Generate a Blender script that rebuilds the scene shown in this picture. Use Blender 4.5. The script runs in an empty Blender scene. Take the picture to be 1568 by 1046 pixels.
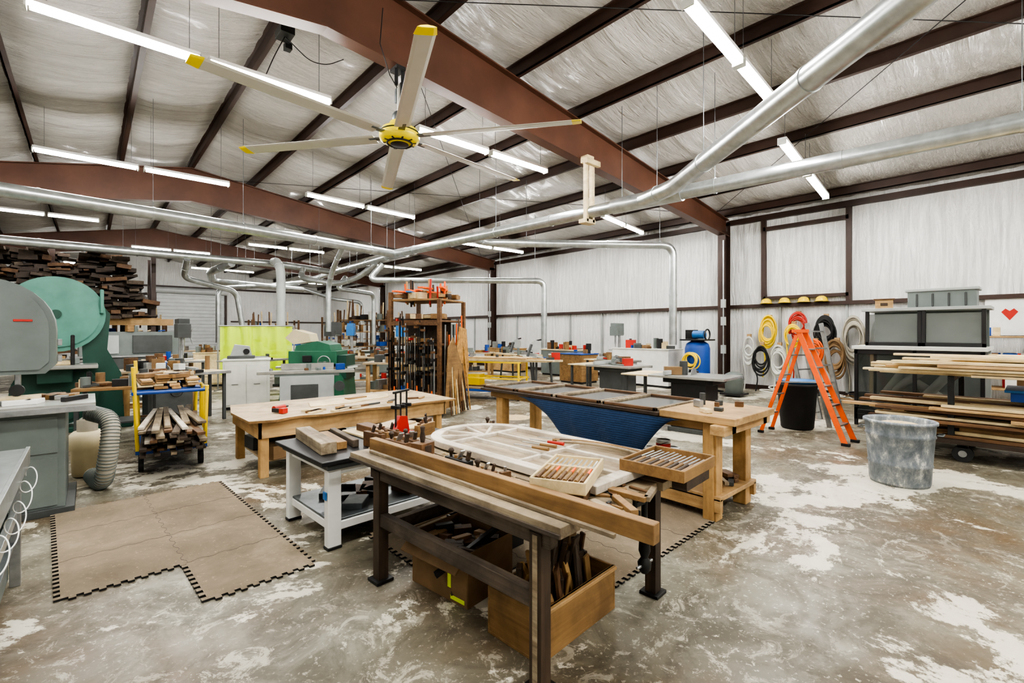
import bpy, bmesh, math, random
from mathutils import Vector, Matrix, Euler
from mathutils import noise as mnoise
random.seed(7)
rnd=random.uniform
# ------------------------------------------------------------ materials
MATS={}
def newmat(name):
    m=bpy.data.materials.new(name); m.use_nodes=True
    nt=m.node_tree; b=nt.nodes["Principled BSDF"]
    return m,nt,b
def N(nt,t,**k):
    n=nt.nodes.new(t)
    for a,v in k.items(): setattr(n,a,v)
    return n
def coords(nt,scale=(1,1,1),loc=(0,0,0)):
    tc=N(nt,'ShaderNodeTexCoord'); mp=N(nt,'ShaderNodeMapping')
    mp.inputs['Scale'].default_value=scale; mp.inputs['Location'].default_value=loc
    nt.links.new(tc.outputs['Object'],mp.inputs['Vector']); return mp.outputs['Vector']
def noise(nt,vec,scale,detail=4,rough=.55,dist=0):
    n=N(nt,'ShaderNodeTexNoise'); n.inputs['Scale'].default_value=scale
    n.inputs['Detail'].default_value=detail; n.inputs['Roughness'].default_value=rough
    n.inputs['Distortion'].default_value=dist
    nt.links.new(vec,n.inputs['Vector']); return n.outputs['Fac']
def ramp(nt,fac,stops):
    r=N(nt,'ShaderNodeValToRGB'); e=r.color_ramp.elements
    while len(e)<len(stops): e.new(.5)
    for i,(p,c) in enumerate(stops):
        e[i].position=p; e[i].color=(c[0],c[1],c[2],1) if not isinstance(c,(int,float)) else (c,c,c,1)
    nt.links.new(fac,r.inputs['Fac']); return r.outputs['Color']
def mix(nt,f,a,b,mode='MIX'):
    m=N(nt,'ShaderNodeMix',data_type='RGBA',blend_type=mode)
    for i,v in ((0,f),(6,a),(7,b)):
        if hasattr(v,'links') or hasattr(v,'is_linked'): nt.links.new(v,m.inputs[i])
        elif isinstance(v,(int,float)): m.inputs[i].default_value=v
        else: m.inputs[i].default_value=(v[0],v[1],v[2],1)
    return m.outputs[2]
def bump(nt,b,h,strength,dist=.02):
    n=N(nt,'ShaderNodeBump'); n.inputs['Strength'].default_value=strength; n.inputs['Distance'].default_value=dist
    nt.links.new(h,n.inputs['Height']); nt.links.new(n.outputs['Normal'],b.inputs['Normal'])
def mk(name,col,rough=.5,metal=0,var=.25,vs=4,bp=.05,bs=40,alpha=1):
    m,nt,b=newmat(name); v=coords(nt)
    f=noise(nt,v,vs,5,.6)
    lo=[c*(1-var) for c in col]; hi=[min(1,c*(1+var*.6)) for c in col]
    c=ramp(nt,f,[(.3,lo),(.7,hi)])
    nt.links.new(c,b.inputs['Base Color'])
    b.inputs['Roughness'].default_value=rough; b.inputs['Metallic'].default_value=metal
    b.inputs['Alpha'].default_value=alpha
    if bp: bump(nt,b,noise(nt,v,bs,3),bp,.01)
    MATS[name]=m; return m
def wood(name,a,bb,axis=1,sc=18,rough=.6,dirt=0.0):
    m,nt,b=newmat(name); s=[sc,sc,sc]; s[axis]=sc*.06
    v=coords(nt,s); f=noise(nt,v,1,8,.65,.6)
    c=ramp(nt,f,[(.3,bb),(.5,[(x+y)/2 for x,y in zip(a,bb)]),(.68,a)])
    g=noise(nt,coords(nt),3,7,.65,.4)
    c=mix(nt,ramp(nt,g,[(.42,0.0),(.66,.5+dirt)]),c,[x*.38 for x in bb])
    nt.links.new(c,b.inputs['Base Color']); b.inputs['Roughness'].default_value=rough
    bump(nt,b,f,.25,.004); MATS[name]=m; return m
wood('w_pine',(.56,.38,.18),(.35,.20,.08),dirt=.1); wood('w_pinex',(.56,.38,.18),(.35,.20,.08),0,dirt=.1); wood('w_pinez',(.54,.35,.15),(.34,.19,.07),2,dirt=.1)
wood('w_light',(.80,.67,.42),(.58,.44,.23)); wood('w_lightx',(.80,.67,.42),(.58,.44,.23),0)
wood('w_honey',(.35,.21,.085),(.18,.098,.036)); wood('w_honeyx',(.35,.21,.085),(.18,.098,.036),0)
wood('w_brown',(.20,.105,.045),(.08,.038,.016)); wood('w_dark',(.085,.053,.034),(.03,.02,.013)); wood('w_darkz',(.10,.065,.04),(.03,.02,.013),2)
wood('w_weather',(.46,.38,.26),(.16,.115,.07),1,18,.7,.3); wood('w_pale',(.50,.42,.30),(.24,.17,.10),1,14,.75,.3); wood('w_white',(.80,.75,.65),(.52,.44,.34),1,14,.75,.15)
wood('w_ply',(.62,.50,.34),(.42,.31,.18),0,6,.65,.2)
wood('w_barn',(.17,.13,.095),(.05,.037,.027),1,20,.8,.2)
mk('steelbrown',(.046,.024,.017),.5,.0,.25,2,.04,30)
mk('beamred',(.115,.050,.030),.45,.0,.3,1.2,.04,20)
mk('galv',(.50,.53,.53),.30,.8,.25,6,.05,10); mk('galvdark',(.18,.20,.21),.4,.7,.3,8,.1,20)
mk('steel',(.42,.43,.43),.33,.8,.3,8); mk('iron',(.04,.04,.04),.45,.6,.4,10)
mk('black',(.014,.014,.015),.45,0,.3,6); mk('rubber',(.02,.02,.02),.75,0,.2,8)
mk('white',(.80,.80,.77),.45,0,.12,3,.02); mk('offwhite',(.62,.63,.57),.45,0,.18,3,.02); mk('greylt',(.36,.38,.37),.45,0,.15,3,.03)
mk('greymc',(.15,.175,.165),.45,.0,.2,2.5,.04); mk('greydk',(.06,.065,.065),.5,0,.25,4)
mk('teal',(.085,.24,.19),.42,0,.2,3,.03); mk('green',(.03,.14,.08),.38,0,.2,3,.03); mk('greendk',(.015,.065,.045),.4,0,.2,3,.03)
mk('yellow',(.85,.60,.01),.35,0,.08,4,.01); mk('fanyel',(.92,.74,.005),.3,0,.05,4,.01); mk('orange',(.88,.13,.01),.4,0,.12,5,.02)
mk('red',(.50,.03,.02),.4,0,.15,5); mk('blue',(.012,.07,.33),.45,0,.2,5); mk('bluelt',(.03,.16,.42),.45,0,.2,5)
mk('lime',(.66,.84,.01),.45,0,.08,4); mk('card',(.22,.135,.065),.8,0,.3,4,.05)
mk('castiron',(.46,.46,.43),.28,.6,.25,5); mk('blade',(.60,.59,.54),.38,.2,.06,2,.0); mk('osb',(.42,.23,.07),.7,0,.5,14,.2,40)
mk('beige',(.58,.50,.32),.5,0,.12,4); mk('flex',(.40,.37,.30),.6,.1,.1,8); mk('sawdust',(.58,.45,.27),.95,0,.35,30,.5,80)
mk('glass',(.05,.06,.056),.06,0,.2,4,0,1,.42); mk('glassdk',(.018,.02,.02),.12,0,.3,4,0); mk('glasslt',(.20,.22,.21),.08,0,.3,2,0,1,.6)
mk('curtain',(.62,.86,.0),.3,0,.06,1,.1,3,.85)
mk('doorgrey',(.50,.52,.52),.45,.1,.1,3,.02)
m,nt,b=newmat('matfoam'); v=coords(nt); c=ramp(nt,noise(nt,v,1.3,9,.7,.4),[(.35,(.145,.112,.075)),(.55,(.22,.175,.12)),(.72,(.33,.27,.19))]); sp=ramp(nt,noise(nt,v,38,4,.7),[(.60,0),(.68,.5)])
nt.links.new(mix(nt,sp,c,(.42,.34,.23)),b.inputs['Base Color']); b.inputs['Roughness'].default_value=.9; bump(nt,b,noise(nt,v,140,3),.3,.005); MATS['matfoam']=m
m,nt,b=newmat('tarp'); v=coords(nt,(1,1,1)); w=N(nt,'ShaderNodeTexWave',wave_type='BANDS',bands_direction='Z'); w.inputs['Scale'].default_value=14; w.inputs['Distortion'].default_value=1.2
nt.links.new(v,w.inputs['Vector']); nt.links.new(ramp(nt,w.outputs['Fac'],[(.2,(.008,.028,.08)),(.8,(.018,.06,.15))]),b.inputs['Base Color']); b.inputs['Roughness'].default_value=.6
bump(nt,b,noise(nt,v,9,4),.5,.03); MATS['tarp']=m
m,nt,b=newmat('zinc'); v=coords(nt,(1,1,.6)); f=noise(nt,v,9,10,.75,.3); nt.links.new(ramp(nt,f,[(.34,(.11,.13,.15)),(.48,(.19,.215,.24)),(.57,(.30,.32,.33)),(.62,(.60,.60,.57))]),b.inputs['Base Color']); b.inputs['Roughness'].default_value=.5; b.inputs['Metallic'].default_value=.3; MATS['zinc']=m
def emi(name,c,s):
    m,nt,b=newmat(name); b.inputs['Base Color'].default_value=(1,1,1,1); b.inputs['Emission Color'].default_value=(*c,1); b.inputs['Emission Strength'].default_value=s; MATS[name]=m
emi('tube',(1,.98,.94),88)
def vinyl(name,scale,fine,col,bs,rough=.34,spec=.5,dist=.25,lo=.78):
    m,nt,b=newmat(name); f=noise(nt,coords(nt,scale),1,4,.55,1.2); f2=noise(nt,coords(nt,fine),1,4,.7,1.5); g=noise(nt,coords(nt),.8,6,.6)
    c=ramp(nt,g,[(.3,[q*lo for q in col]),(.65,col)])
    c=mix(nt,ramp(nt,f2,[(.35,.22),(.6,0)]),c,[q*.6 for q in col])   # darker tone where the fine crease noise is low
    nt.links.new(c,b.inputs['Base Color'])
    h=mix(nt,.4,f,f2); b.inputs['Roughness'].default_value=rough; b.inputs['Specular IOR Level'].default_value=spec; bump(nt,b,h,bs,dist); MATS[name]=m
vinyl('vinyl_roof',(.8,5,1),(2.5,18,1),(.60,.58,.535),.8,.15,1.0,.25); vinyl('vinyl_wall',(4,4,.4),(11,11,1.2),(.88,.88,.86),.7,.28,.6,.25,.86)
# concrete
m,nt,b=newmat('concrete'); v=coords(nt)
n1=noise(nt,v,.40,9,.62,.3); base=ramp(nt,n1,[(.35,(.10,.085,.058)),(.5,(.185,.168,.125)),(.64,(.32,.31,.25))])
n2=noise(nt,coords(nt,loc=(5,3,0)),.7,7,.65,.5); c=mix(nt,ramp(nt,n2,[(.48,0),(.64,.8)]),base,(.11,.067,.030))
n6=noise(nt,coords(nt,loc=(9,1,0)),2.2,10,.74,.6); c=mix(nt,ramp(nt,n6,[(.45,0),(.60,.7)]),c,(.075,.062,.042))
n7=noise(nt,coords(nt,loc=(2,8,0)),5,9,.8,.8); n8=noise(nt,coords(nt,loc=(6,2,0)),.5,4,.6)
c=mix(nt,mix(nt,1,ramp(nt,n7,[(.54,0),(.58,.9)]),ramp(nt,n8,[(.42,.1),(.58,.85)]),'MULTIPLY'),c,(.50,.46,.37))
n3=noise(nt,coords(nt,(1,1,1),(2.3,7.7,0)),.62,13,.72,.35); pm=ramp(nt,n3,[(.538,0),(.555,1)]); c=mix(nt,pm,c,mix(nt,n6,(.78,.74,.63),(.46,.42,.33)))
n4=noise(nt,v,30,5,.7,.3); n5=noise(nt,coords(nt,loc=(1,4,2)),.7,6,.65)
sp=mix(nt,1,ramp(nt,n4,[(.59,0),(.64,1)]),ramp(nt,n5,[(.42,.08),(.6,.85)]),'MULTIPLY'); c=mix(nt,sp,c,(.62,.58,.48))
nt.links.new(c,b.inputs['Base Color'])
nt.links.new(ramp(nt,n6,[(.35,.28),(.6,.6)]),b.inputs['Roughness']); bump(nt,b,mix(nt,.4,n4,n6),.15,.006); MATS['concrete']=m

# ------------------------------------------------------------ mesh builder
class B:
    def __init__(s,name,at=(0,0,0),rz=0,bev=.004):
        s.name=name;s.at=at;s.rz=rz;s.bev=bev;s.v=[];s.f=[];s.fm=[];s.fs=[];s.m=[]
    def add(s,vs,fs,m,sm=False):
        if m not in s.m: s.m.append(m)
        i=s.m.index(m);o=len(s.v); s.v+=[tuple(q) for q in vs]
        for f in fs: s.f.append([o+k for k in f]); s.fm.append(i); s.fs.append(sm)
    def box(s,x,y,z,sx,sy,sz,m,rz=0,rx=0,ry=0):
        R=Euler((math.radians(rx),math.radians(ry),math.radians(rz))).to_matrix(); c=Vector((x,y,z))
        vs=[c+R@Vector((a*sx/2,b_*sy/2,d*sz/2)) for a in(-1,1) for b_ in(-1,1) for d in(-1,1)]
        s.add(vs,[(0,1,3,2),(4,6,7,5),(0,4,5,1),(2,3,7,6),(0,2,6,4),(1,5,7,3)],m); return s
    def bb(s,x0,x1,y0,y1,z0,z1,m): return s.box((x0+x1)/2,(y0+y1)/2,(z0+z1)/2,abs(x1-x0),abs(y1-y0),abs(z1-z0),m)
    def bar(s,p0,p1,w,h,m,up=(0,0,1)):
        p0=Vector(p0);p1=Vector(p1);d=(p1-p0).normalized();u=Vector(up)
        if abs(d.dot(u))>.98:u=Vector((1,0,0))
        a=d.cross(u).normalized();u=a.cross(d)
        vs=[p+a*(i*w/2)+u*(j*h/2) for p in(p0,p1) for i,j in((-1,-1),(1,-1),(1,1),(-1,1))]
        s.add(vs,[(0,1,2,3),(7,6,5,4),(0,4,5,1),(1,5,6,2),(2,6,7,3),(3,7,4,0)],m); return s
    def tube(s,pts,r,m,n=12,cap=True,r2=None,closed=False):
        P=[Vector(p) for p in pts];rings=[];L=len(P);u=None
        for i,p in enumerate(P):
            a=P[i-1] if (i>0 or closed) else P[i]; c=P[(i+1)%L] if (i<L-1 or closed) else P[i]
            d=(c-a).normalized()
            if u is None: u=d.orthogonal().normalized()
            else:
                u=(u-d*u.dot(d)); u=u.normalized() if u.length>1e-6 else d.orthogonal().normalized()
            w=d.cross(u); rr=r if r2 is None else r+(r2-r)*i/(L-1)
            rings.append([p+(u*math.cos(2*math.pi*k/n)+w*math.sin(2*math.pi*k/n))*rr for k in range(n)])
        vs=[q for g in rings for q in g];fs=[]
        for i in range(L if closed else L-1):
            j=(i+1)%L
            for k in range(n): fs.append((i*n+k,i*n+(k+1)%n,j*n+(k+1)%n,j*n+k))
        s.add(vs,fs,m,True)
        if cap and not closed: s.add(rings[0],[tuple(range(n))[::-1]],m); s.add(rings[-1],[tuple(range(n))],m)
        return s
    def cyl(s,p0,p1,r,m,r2=None,n=20): return s.tube([p0,p1],r,m,n,True,r2)
    def lathe(s,prof,c,m,n=28,ax=(0,0,1)):
        q=Vector((0,0,1)).rotation_difference(Vector(ax)); c=Vector(c)
        vs=[c+q@Vector((r*math.cos(2*math.pi*k/n),r*math.sin(2*math.pi*k/n),z)) for r,z in prof for k in range(n)]
        fs=[(i*n+k,i*n+(k+1)%n,(i+1)*n+(k+1)%n,(i+1)*n+k) for i in range(len(prof)-1) for k in range(n)]
        s.add(vs,fs,m,True); return s
    def prism(s,poly,o,ux,uy,dep,m,sidem=None):
        o=Vector(o);ux=Vector(ux);uy=Vector(uy);nn=ux.cross(uy).normalized();k=len(poly)
        a=[o+ux*x+uy*y for x,y in poly]; c=[p+nn*dep for p in a]
        s.add(a,[tuple(range(k))[::-1]],m); s.add(c,[tuple(range(k))],m)
        s.add(a+c,[(i,(i+1)%k,k+(i+1)%k,k+i) for i in range(k)],sidem or m); return s
    def ring(s,c,r,rt,m,ax=(0,0,1),n=28,nt=8,sy=1):
        q=Vector((0,0,1)).rotation_difference(Vector(ax)); c=Vector(c)
        s.tube([c+q@Vector((r*math.cos(2*math.pi*k/n),r*sy*math.sin(2*math.pi*k/n),0)) for k in range(n)],rt,m,nt,closed=True); return s
    def done(s):
        me=bpy.data.meshes.new(s.name); me.from_pydata(s.v,[],s.f)
        for m in s.m: me.materials.append(MATS[m])
        me.polygons.foreach_set('material_index',s.fm); me.polygons.foreach_set('use_smooth',s.fs)
        bm=bmesh.new(); bm.from_mesh(me); bmesh.ops.recalc_face_normals(bm,faces=bm.faces); bm.to_mesh(me); bm.free(); me.update()
        o=bpy.data.objects.new(s.name,me); bpy.context.scene.collection.objects.link(o)
        o.location=s.at; o.rotation_euler=(0,0,math.radians(s.rz))
        if s.bev:
            bv=o.modifiers.new('bev','BEVEL'); bv.width=s.bev; bv.segments=1; bv.limit_method='ANGLE'; bv.angle_limit=math.radians(50); bv.use_clamp_overlap=True
        return o
def fillet(pts,R,n=8):
    P=[Vector(p) for p in pts];o=[P[0]]
    for i in range(1,len(P)-1):
        a=(P[i-1]-P[i]);c=(P[i+1]-P[i]);r=min(R,a.length*.45,c.length*.45);A=P[i]+a.normalized()*r;C=P[i]+c.normalized()*r
        for k in range(n+1):
            t=k/n;o.append(A*(1-t)**2+P[i]*2*t*(1-t)+C*t*t)
    o.append(P[-1]);return o
JM=('greymc','blue','w_honeyx','card','offwhite','red','black','w_light','steel','greydk','greydk','w_brown','w_brown','card','greymc')
def junk(b,x0,x1,y0,y1,z,n,ms=JM,s=1.0):
    for i in range(n):
        h=rnd(.04,.2)*s; k=random.random(); x=rnd(x0,x1);y=rnd(y0,y1);mm=random.choice(ms)
        if k<.5: b.box(x,y,z+h/2,rnd(.06,.3)*s,rnd(.05,.2)*s,h,mm,rz=rnd(0,90))
        elif k<.75: b.cyl((x,y,z),(x,y,z+h*1.3),rnd(.03,.07)*s,mm,n=12)
        else: b.bar((x,y,z+.02),(x+rnd(-.3,.3)*s,y+rnd(-.2,.2)*s,z+.04),.03,.03,mm)

# ------------------------------------------------------------ room shell
XL,XR,Y0,Y1=-5.1,13.9,-4.5,38.0
RX=2.2; RZ=5.0+.135*(XR-RX)
def zroof(x): return RZ-(.135 if x>=RX else .19)*abs(x-RX)
B('floor',bev=0).bb(XL-.2,XR+.2,Y0-.2,Y1+.2,-.15,0,'concrete').done()
SP=1.6
PUR=[RX+SP*k for k in range(-4,8)]
c=B('ceiling',bev=0)
xs=sorted(set([XL,XR]+[round(PUR[0]+SP/10*i,4) for i in range(-6,11*10+1) if XL<PUR[0]+SP/10*i<XR]))
ys=[]; y=Y0
while y<Y1: ys.append(y); y+=.07 if y<14 else .16
ys.append(Y1); NY=len(ys)-1; vs=[]
for j,y in enumerate(ys):
    for x in xs:
        k=math.floor((x-PUR[0])/SP+1e-6); s_=((x-PUR[0])/SP-k); e=4*s_*(1-s_)
        a=.09+.035*mnoise.noise(Vector((k*3.1,y*.5,0)))
        wr=mnoise.noise(Vector((x*.55+k*5,y*3.2,1.3)))*.040+mnoise.noise(Vector((x*1.8+k*2,y*6.0,7)))*.024
        vs.append((x,y,zroof(x)-a*e+wr*min(1,e*1.5)-.03*e))
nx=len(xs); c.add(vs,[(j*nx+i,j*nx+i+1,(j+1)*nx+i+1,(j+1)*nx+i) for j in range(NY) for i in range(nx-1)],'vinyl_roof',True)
c.done()
b=B('roof_deck',bev=0)
for xa,xb in((XL-.2,RX),(RX,XR+.2)):
    b.prism([(xa,zroof(xa)+.06),(xb,zroof(xb)+.06),(xb,zroof(xb)+.12),(xa,zroof(xa)+.12)],(0,Y1+.2,0),(1,0,0),(0,0,1),Y1-Y0+.4,'galvdark')
b.done()
b=B('roof_purlins',bev=0)
for x in PUR:
    z=zroof(x)
    b.bb(x-.012,x+.012,Y0,Y1,z-.21,z-.01,'steelbrown'); b.bb(x-.012,x+.07,Y0,Y1,z-.21,z-.19,'steelbrown'); b.bb(x-.07,x+.012,Y0,Y1,z-.03,z-.01,'steelbrown')
b.done()
b=B('roof_bracing_cable',bev=0)
for y0,y1 in((-4.3,5.9),(6.1,16.4),(16.6,27.2)):
    for xa,xb in((RX+1,XR-1),(XR-1,RX+1)): b.tube([(xa,y0,zroof(xa)-.24),(xb,y1,zroof(xb)-.24)],.007,'iron',5)
b.done()
def zbot(x): return 4.33+.092*(XR-x) if x>=RX else 4.33+.092*(XR-RX)-.15*(RX-x)
for y in(6.0,16.5,27.3):
    b=B('roof_rafter',bev=0)
    for sg,xe in((-1,XL+.2),(1,XR-.2)):
        pts=[(RX,zbot(RX)),(xe,zbot(xe)),(xe,zroof(xe)-.2),(RX,zroof(RX)-.2)]
        if sg<0: pts=pts[::-1]
        b.prism(pts,(0,y+.01,0),(1,0,0),(0,0,1),.02,'beamred')
        for f in(zbot,lambda q:zroof(q)-.22): b.bar((RX,y,f(RX)),(xe,y,f(xe)),.22,.022,'beamred')
    b.done()
for y in(6.0,16.5,27.3):
    for X,sg in((XR,-1),(XL,1)):
        b=B('steel_column',bev=0); h=4.75 if sg<0 else 4.3
        b.bb(X+sg*.14,X+sg*.16,y-.11,y+.11,0,h,'steelbrown'); b.bb(X+sg*.46,X+sg*.44,y-.11,y+.11,0,4.38 if sg<0 else 4.28,'steelbrown')
        b.bb(X+sg*.15,X+sg*.45,y-.01,y+.01,0,4.5 if sg<0 else 4.3,'steelbrown'); b.bb(X+sg*.1,X+sg*.5,y-.15,y+.15,0,.02,'steelbrown')
        if sg<0:
            b.tube([(X-.5,y-.07,.3),(X-.5,y-.07,4.2)],.02,'galv',8)
            for z in(1.1,1.9,2.4): b.bb(X-.54,X-.46,y-.13,y-.01,z-.12,z+.12,'greylt')
        b.done()
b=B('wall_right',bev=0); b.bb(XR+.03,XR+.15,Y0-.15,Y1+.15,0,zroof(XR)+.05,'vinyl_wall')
ys=[Y0+i*.08 for i in range(int((24-Y0)/.08))]+[24+i*.5 for i in range(29)]; zs=[0,.6,1.2,1.8,2.3]+[2.42+i*.15 for i in range(18)]; nz=len(zs); vs=[]
for y in ys:
    for z in zs:
        e=min(1,max(0,(z-2.3)*2.5)) if z>2.3 else .25
        d=mnoise.noise(Vector((y*2.2+z*.3,z*.45,3)))*.055+mnoise.noise(Vector((y*5.5-z*.8,z*1.3,9)))*.024
        vs.append((XR-.03+min(.05,d*e+.03*(1-e)),y,z))
b.add(vs,[(i*nz+j,i*nz+j+1,(i+1)*nz+j+1,(i+1)*nz+j) for i in range(len(ys)-1) for j in range(nz-1)],'vinyl_wall',True)
b.done()
b=B('wall_left',bev=0); b.bb(XL-.15,XL,Y0-.15,Y1+.15,0,zroof(XL)+.05,'vinyl_wall'); b.done()
for nm,y1 in(('wall_back',Y1+.15),('wall_front',Y0)):
    b=B(nm,bev=0); b.prism([(XL,0),(XR,0),(XR,zroof(XR)+.03),(RX,zroof(RX)+.03),(XL,zroof(XL)+.03)],(0,y1,0),(1,0,0),(0,0,1),.15,'vinyl_wall'); b.done()
b=B('trim_1',bev=0)
b.bb(XR-.14,XR,Y0,Y1,2.27,2.36,'steelbrown'); b.bb(XR-.16,XR,Y0,Y1,4.66,4.80,'steelbrown'); b.bb(XR-.05,XR,Y0,Y1,.0,.12,'steelbrown')
for y in(3.05,5.0): b.bb(XR-.14,XR,y-.055,y+.055,2.36,4.66,'steelbrown')
b.bb(XR-.14,XR,3.05,5.0,4.36,4.46,'steelbrown'); b.bb(XR-.14,XR,3.05,5.0,2.48,2.56,'steelbrown')
for y in[7.5+i*1.52 for i in range(20)]+[4.6,3.1,1.6,.1]: b.bb(XR-.07,XR,y-.025,y+.025,.1,2.27,'greylt')
b.done()
b=B('trim_2',bev=0)
b.bb(7.4,XR,Y1-.14,Y1,2.27,2.36,'steelbrown'); b.bb(XL,XR,Y1-.14,Y1,4.5,4.62,'steelbrown'); b.bb(XL,2.8,Y1-.14,Y1,2.27,2.36,'steelbrown')
b.done()
b=B('door_1')
for i in range(18): b.bb(3.2,7.0,Y1-.08-(.02 if i%2 else 0),Y1-.04,i*.235,i*.235+.225,'doorgrey')
b.bb(3.05,3.2,Y1-.14,Y1-.02,0,4.45,'steelbrown'); b.bb(7.0,7.15,Y1-.14,Y1-.02,0,4.45,'steelbrown'); b.cyl((3.1,Y1-.3,4.3),(7.1,Y1-.3,4.3),.2,'doorgrey')
b.done()

# ------------------------------------------------------------ lights
def fixture(x0,x1,y,z,dy=0):
    b=B('fluorescent_light_fixture',bev=0); L=(x1-x0)
    p=lambda t:Vector((x0+L*t,y+dy*t,z))
    for a,c in((0,.485),(.515,1)):
        b.bar(p(a)+Vector((0,0,.05)),p(c)+Vector((0,0,.05)),.13,.045,'white')
        b.bar(p(a+.01),p(c-.01),.10,.05,'tube')
        for t in(a,c): b.box(*p(t),.02,.13,.085,'offwhite')
    for t in(.05,.45,.55,.95):
        q=p(t); b.tube([q+Vector((0,0,.07)),(q.x,q.y,zroof(q.x)-.19)],.004,'galvdark',4)
    b.done()
for f in[(-.5,2.65,7.0,5.0),(4.1,7.2,6.95,5.0),(4.0,7.2,12.1,5.0,.3),(-.8,2.4,12.5,5.0),(4.4,7.3,2.3,4.85,.2),(8.2,12.3,2.7,4.62,.45),(9.9,12.5,7.5,4.6,.5),
  (-2,.2,18.4,4.85),(9.2,12.2,13,4.6),(1.2,3.8,23.5,4.9),(4.6,7.5,20.5,5.0),(9,12,20,4.6),(4,7,30,5),(-1.5,1.5,30,4.8),(9,12,30,4.6),
  (-.8,2.2,1.7,5.05),(-.8,2.2,-2.6,5.0),(4.4,7.3,-2.6,4.9),(9,12,-2.6,4.6),(-4.4,-2,5,4.6),(-4.4,-2,12.5,4.6)]:  # unseen fixtures added out of frame; the first lights the foreground
    fixture(*f)
b=B('electrical_junction_box',(2.2,7.6,6.12),bev=.003); b.box(0,0,0,.2,.3,.12,'black'); b.box(.1,.2,-.08,.1,.12,.1,'iron'); b.tube(fillet([(0,0,-.05),(.3,-.2,-.4),(.6,-.1,-.3),(.9,.0,-.05)],.3),.008,'black',6); b.tube(fillet([(0,0,-.05),(-.2,-.2,-.5),(-.4,-.5,-1.0)],.2),.008,'black',6); b.done()

# ------------------------------------------------------------ fan
b=B('ceiling_fan',(3.2,5.9,4.3),bev=.003)
b.lathe([(0,-.10),(.10,-.10),(.13,-.105),(.13,-.08),(.215,-.08),(.265,-.05),(.275,-.01),(.275,.03),(.25,.06),(.24,.10),(.16,.12),(.13,.2),(0,.2)],(0,0,0),'fanyel',36)
b.lathe([(.0,-.112),(.12,-.112),(.13,-.10)],(0,0,0),'black',24); b.ring((0,0,-.09),.17,.012,'black'); b.ring((0,0,.045),.272,.008,'black')
for k in range(10):
    a=math.radians(36*k); b.box(.20*math.cos(a),.20*math.sin(a),-.075,.05,.025,.02,'black',rz=36*k)
b.lathe([(.10,.2),(.10,.3),(.07,.34),(.05,.34)],(0,0,0),'galvdark',20)
b.cyl((0,0,.3),(0,0,.72),.035,'blade'); b.box(0,.05,.95,.14,.2,.05,'black'); b.bar((-.05,0,.7),(-.05,0,.95),.02,.05,'black'); b.bar((.05,0,.7),(.05,0,.95),.02,.05,'black')
b.box(0,-.08,.62,.06,.04,.2,'iron'); b.box(.02,.08,.6,.08,.05,.2,'galvdark'); b.tube([(0,.03,.66),(-.2,-.1,.75),(-.35,-.12,1.1),(-.3,-.1,1.6)],.008,'black',6)
for k in range(6):
    a=math.radians(7+60*k); d=Vector((math.cos(a),math.sin(a),0)); w=Vector((-d.y,d.x,0)); 
    b.bar(d*.22,d*.45,.09,.015,'galvdark')
    tl=math.radians(9); u=(w*math.cos(tl)+Vector((0,0,math.sin(tl)))); nn=d.cross(u)
    prof=[(-.11,0),(-.07,.014),(0,.02),(.07,.012),(.11,0),(.07,-.008),(-.07,-.006)]
    for r0,r1,mm,sc in((.36,2.38,'blade',1),(2.38,2.50,'fanyel',1.03)):
        A=[d*r0+u*x*sc+nn*y*sc for x,y in prof];C=[d*r1+u*x*sc*(.95 if mm=='blade' else .8)+nn*y for x,y in prof];n7=len(prof)
        b.add(A+C,[(i,(i+1)%n7,n7+(i+1)%n7,n7+i) for i in range(n7)]+[tuple(range(n7)),tuple(range(n7,2*n7))],mm)
b.done()

# ------------------------------------------------------------ ducts
def duct(pts,r=.105,fr=.35,col=1.5,m='galv',extra=None):
    b=B('dust_collection_duct',bev=0)
    P=fillet(pts,fr) if len(pts)>2 else [Vector(p) for p in pts]
    b.tube(P,r,m,20)
    for i in range(len(pts)-1):
        A=Vector(pts[i]);C=Vector(pts[i+1]);L=(C-A).length;n=max(1,int(L/col))
        for k in range(n):
            q=A.lerp(C,(k+.5)/n);d=(C-A).normalized(); b.cyl(q-d*.02,q+d*.02,r+.009,m,n=20)
            if abs(d.z)<.2 and q.z>3 and k%2==0: b.tube([q+Vector((0,0,r)),(q.x,q.y,zroof(q.x)-.2)],.005,'galvdark',4)
    if extra:
        for e in extra: b.cyl(*e,'galv')
    b.done()
duct([(8.0,-4.0,3.9),(7.26,4.2,3.9),(6.74,12.5,3.9)],.115,.3,extra=[((7.17,5.2,3.9),(7.28,3.9,3.9),.14),((6.78,12.1,3.9),(6.74,12.9,3.9),.135)])
duct([(6.74,12.5,3.9),(7.2,20.5,3.9),(7.4,26,3.9)],.10)
duct([(7.2,4.6,3.9),(6.9,3.85,3.9),(4.2,.55,3.9),(2.9,-1.0,3.9)],.125,.2)
duct([(6.74,12.7,3.9),(1.7,11.6,3.9),(-3,10.9,3.9)],.12,.3); duct([(7.1,18.2,3.9),(4.9,17.3,3.9),(-3.5,17.3,3.9)],.115)
duct([(4.6,17.1,3.95),(4.4,16.0,3.8),(4.4,15.6,3.5),(4.4,15.6,1.0)],.13,.25,m='greylt')
duct([(7.0,9.2,3.9),(7.6,9.5,3.9),(11.0,6.9,3.9),(11.55,6.45,3.9),(11.55,6.45,1.25)],.10,.4)
duct([(6.8,13.6,3.7),(6.4,13.8,3.2),(10.2,10.7,3.2),(10.65,10.35,3.2),(10.65,10.35,1.1)],.09,.35)
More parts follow.
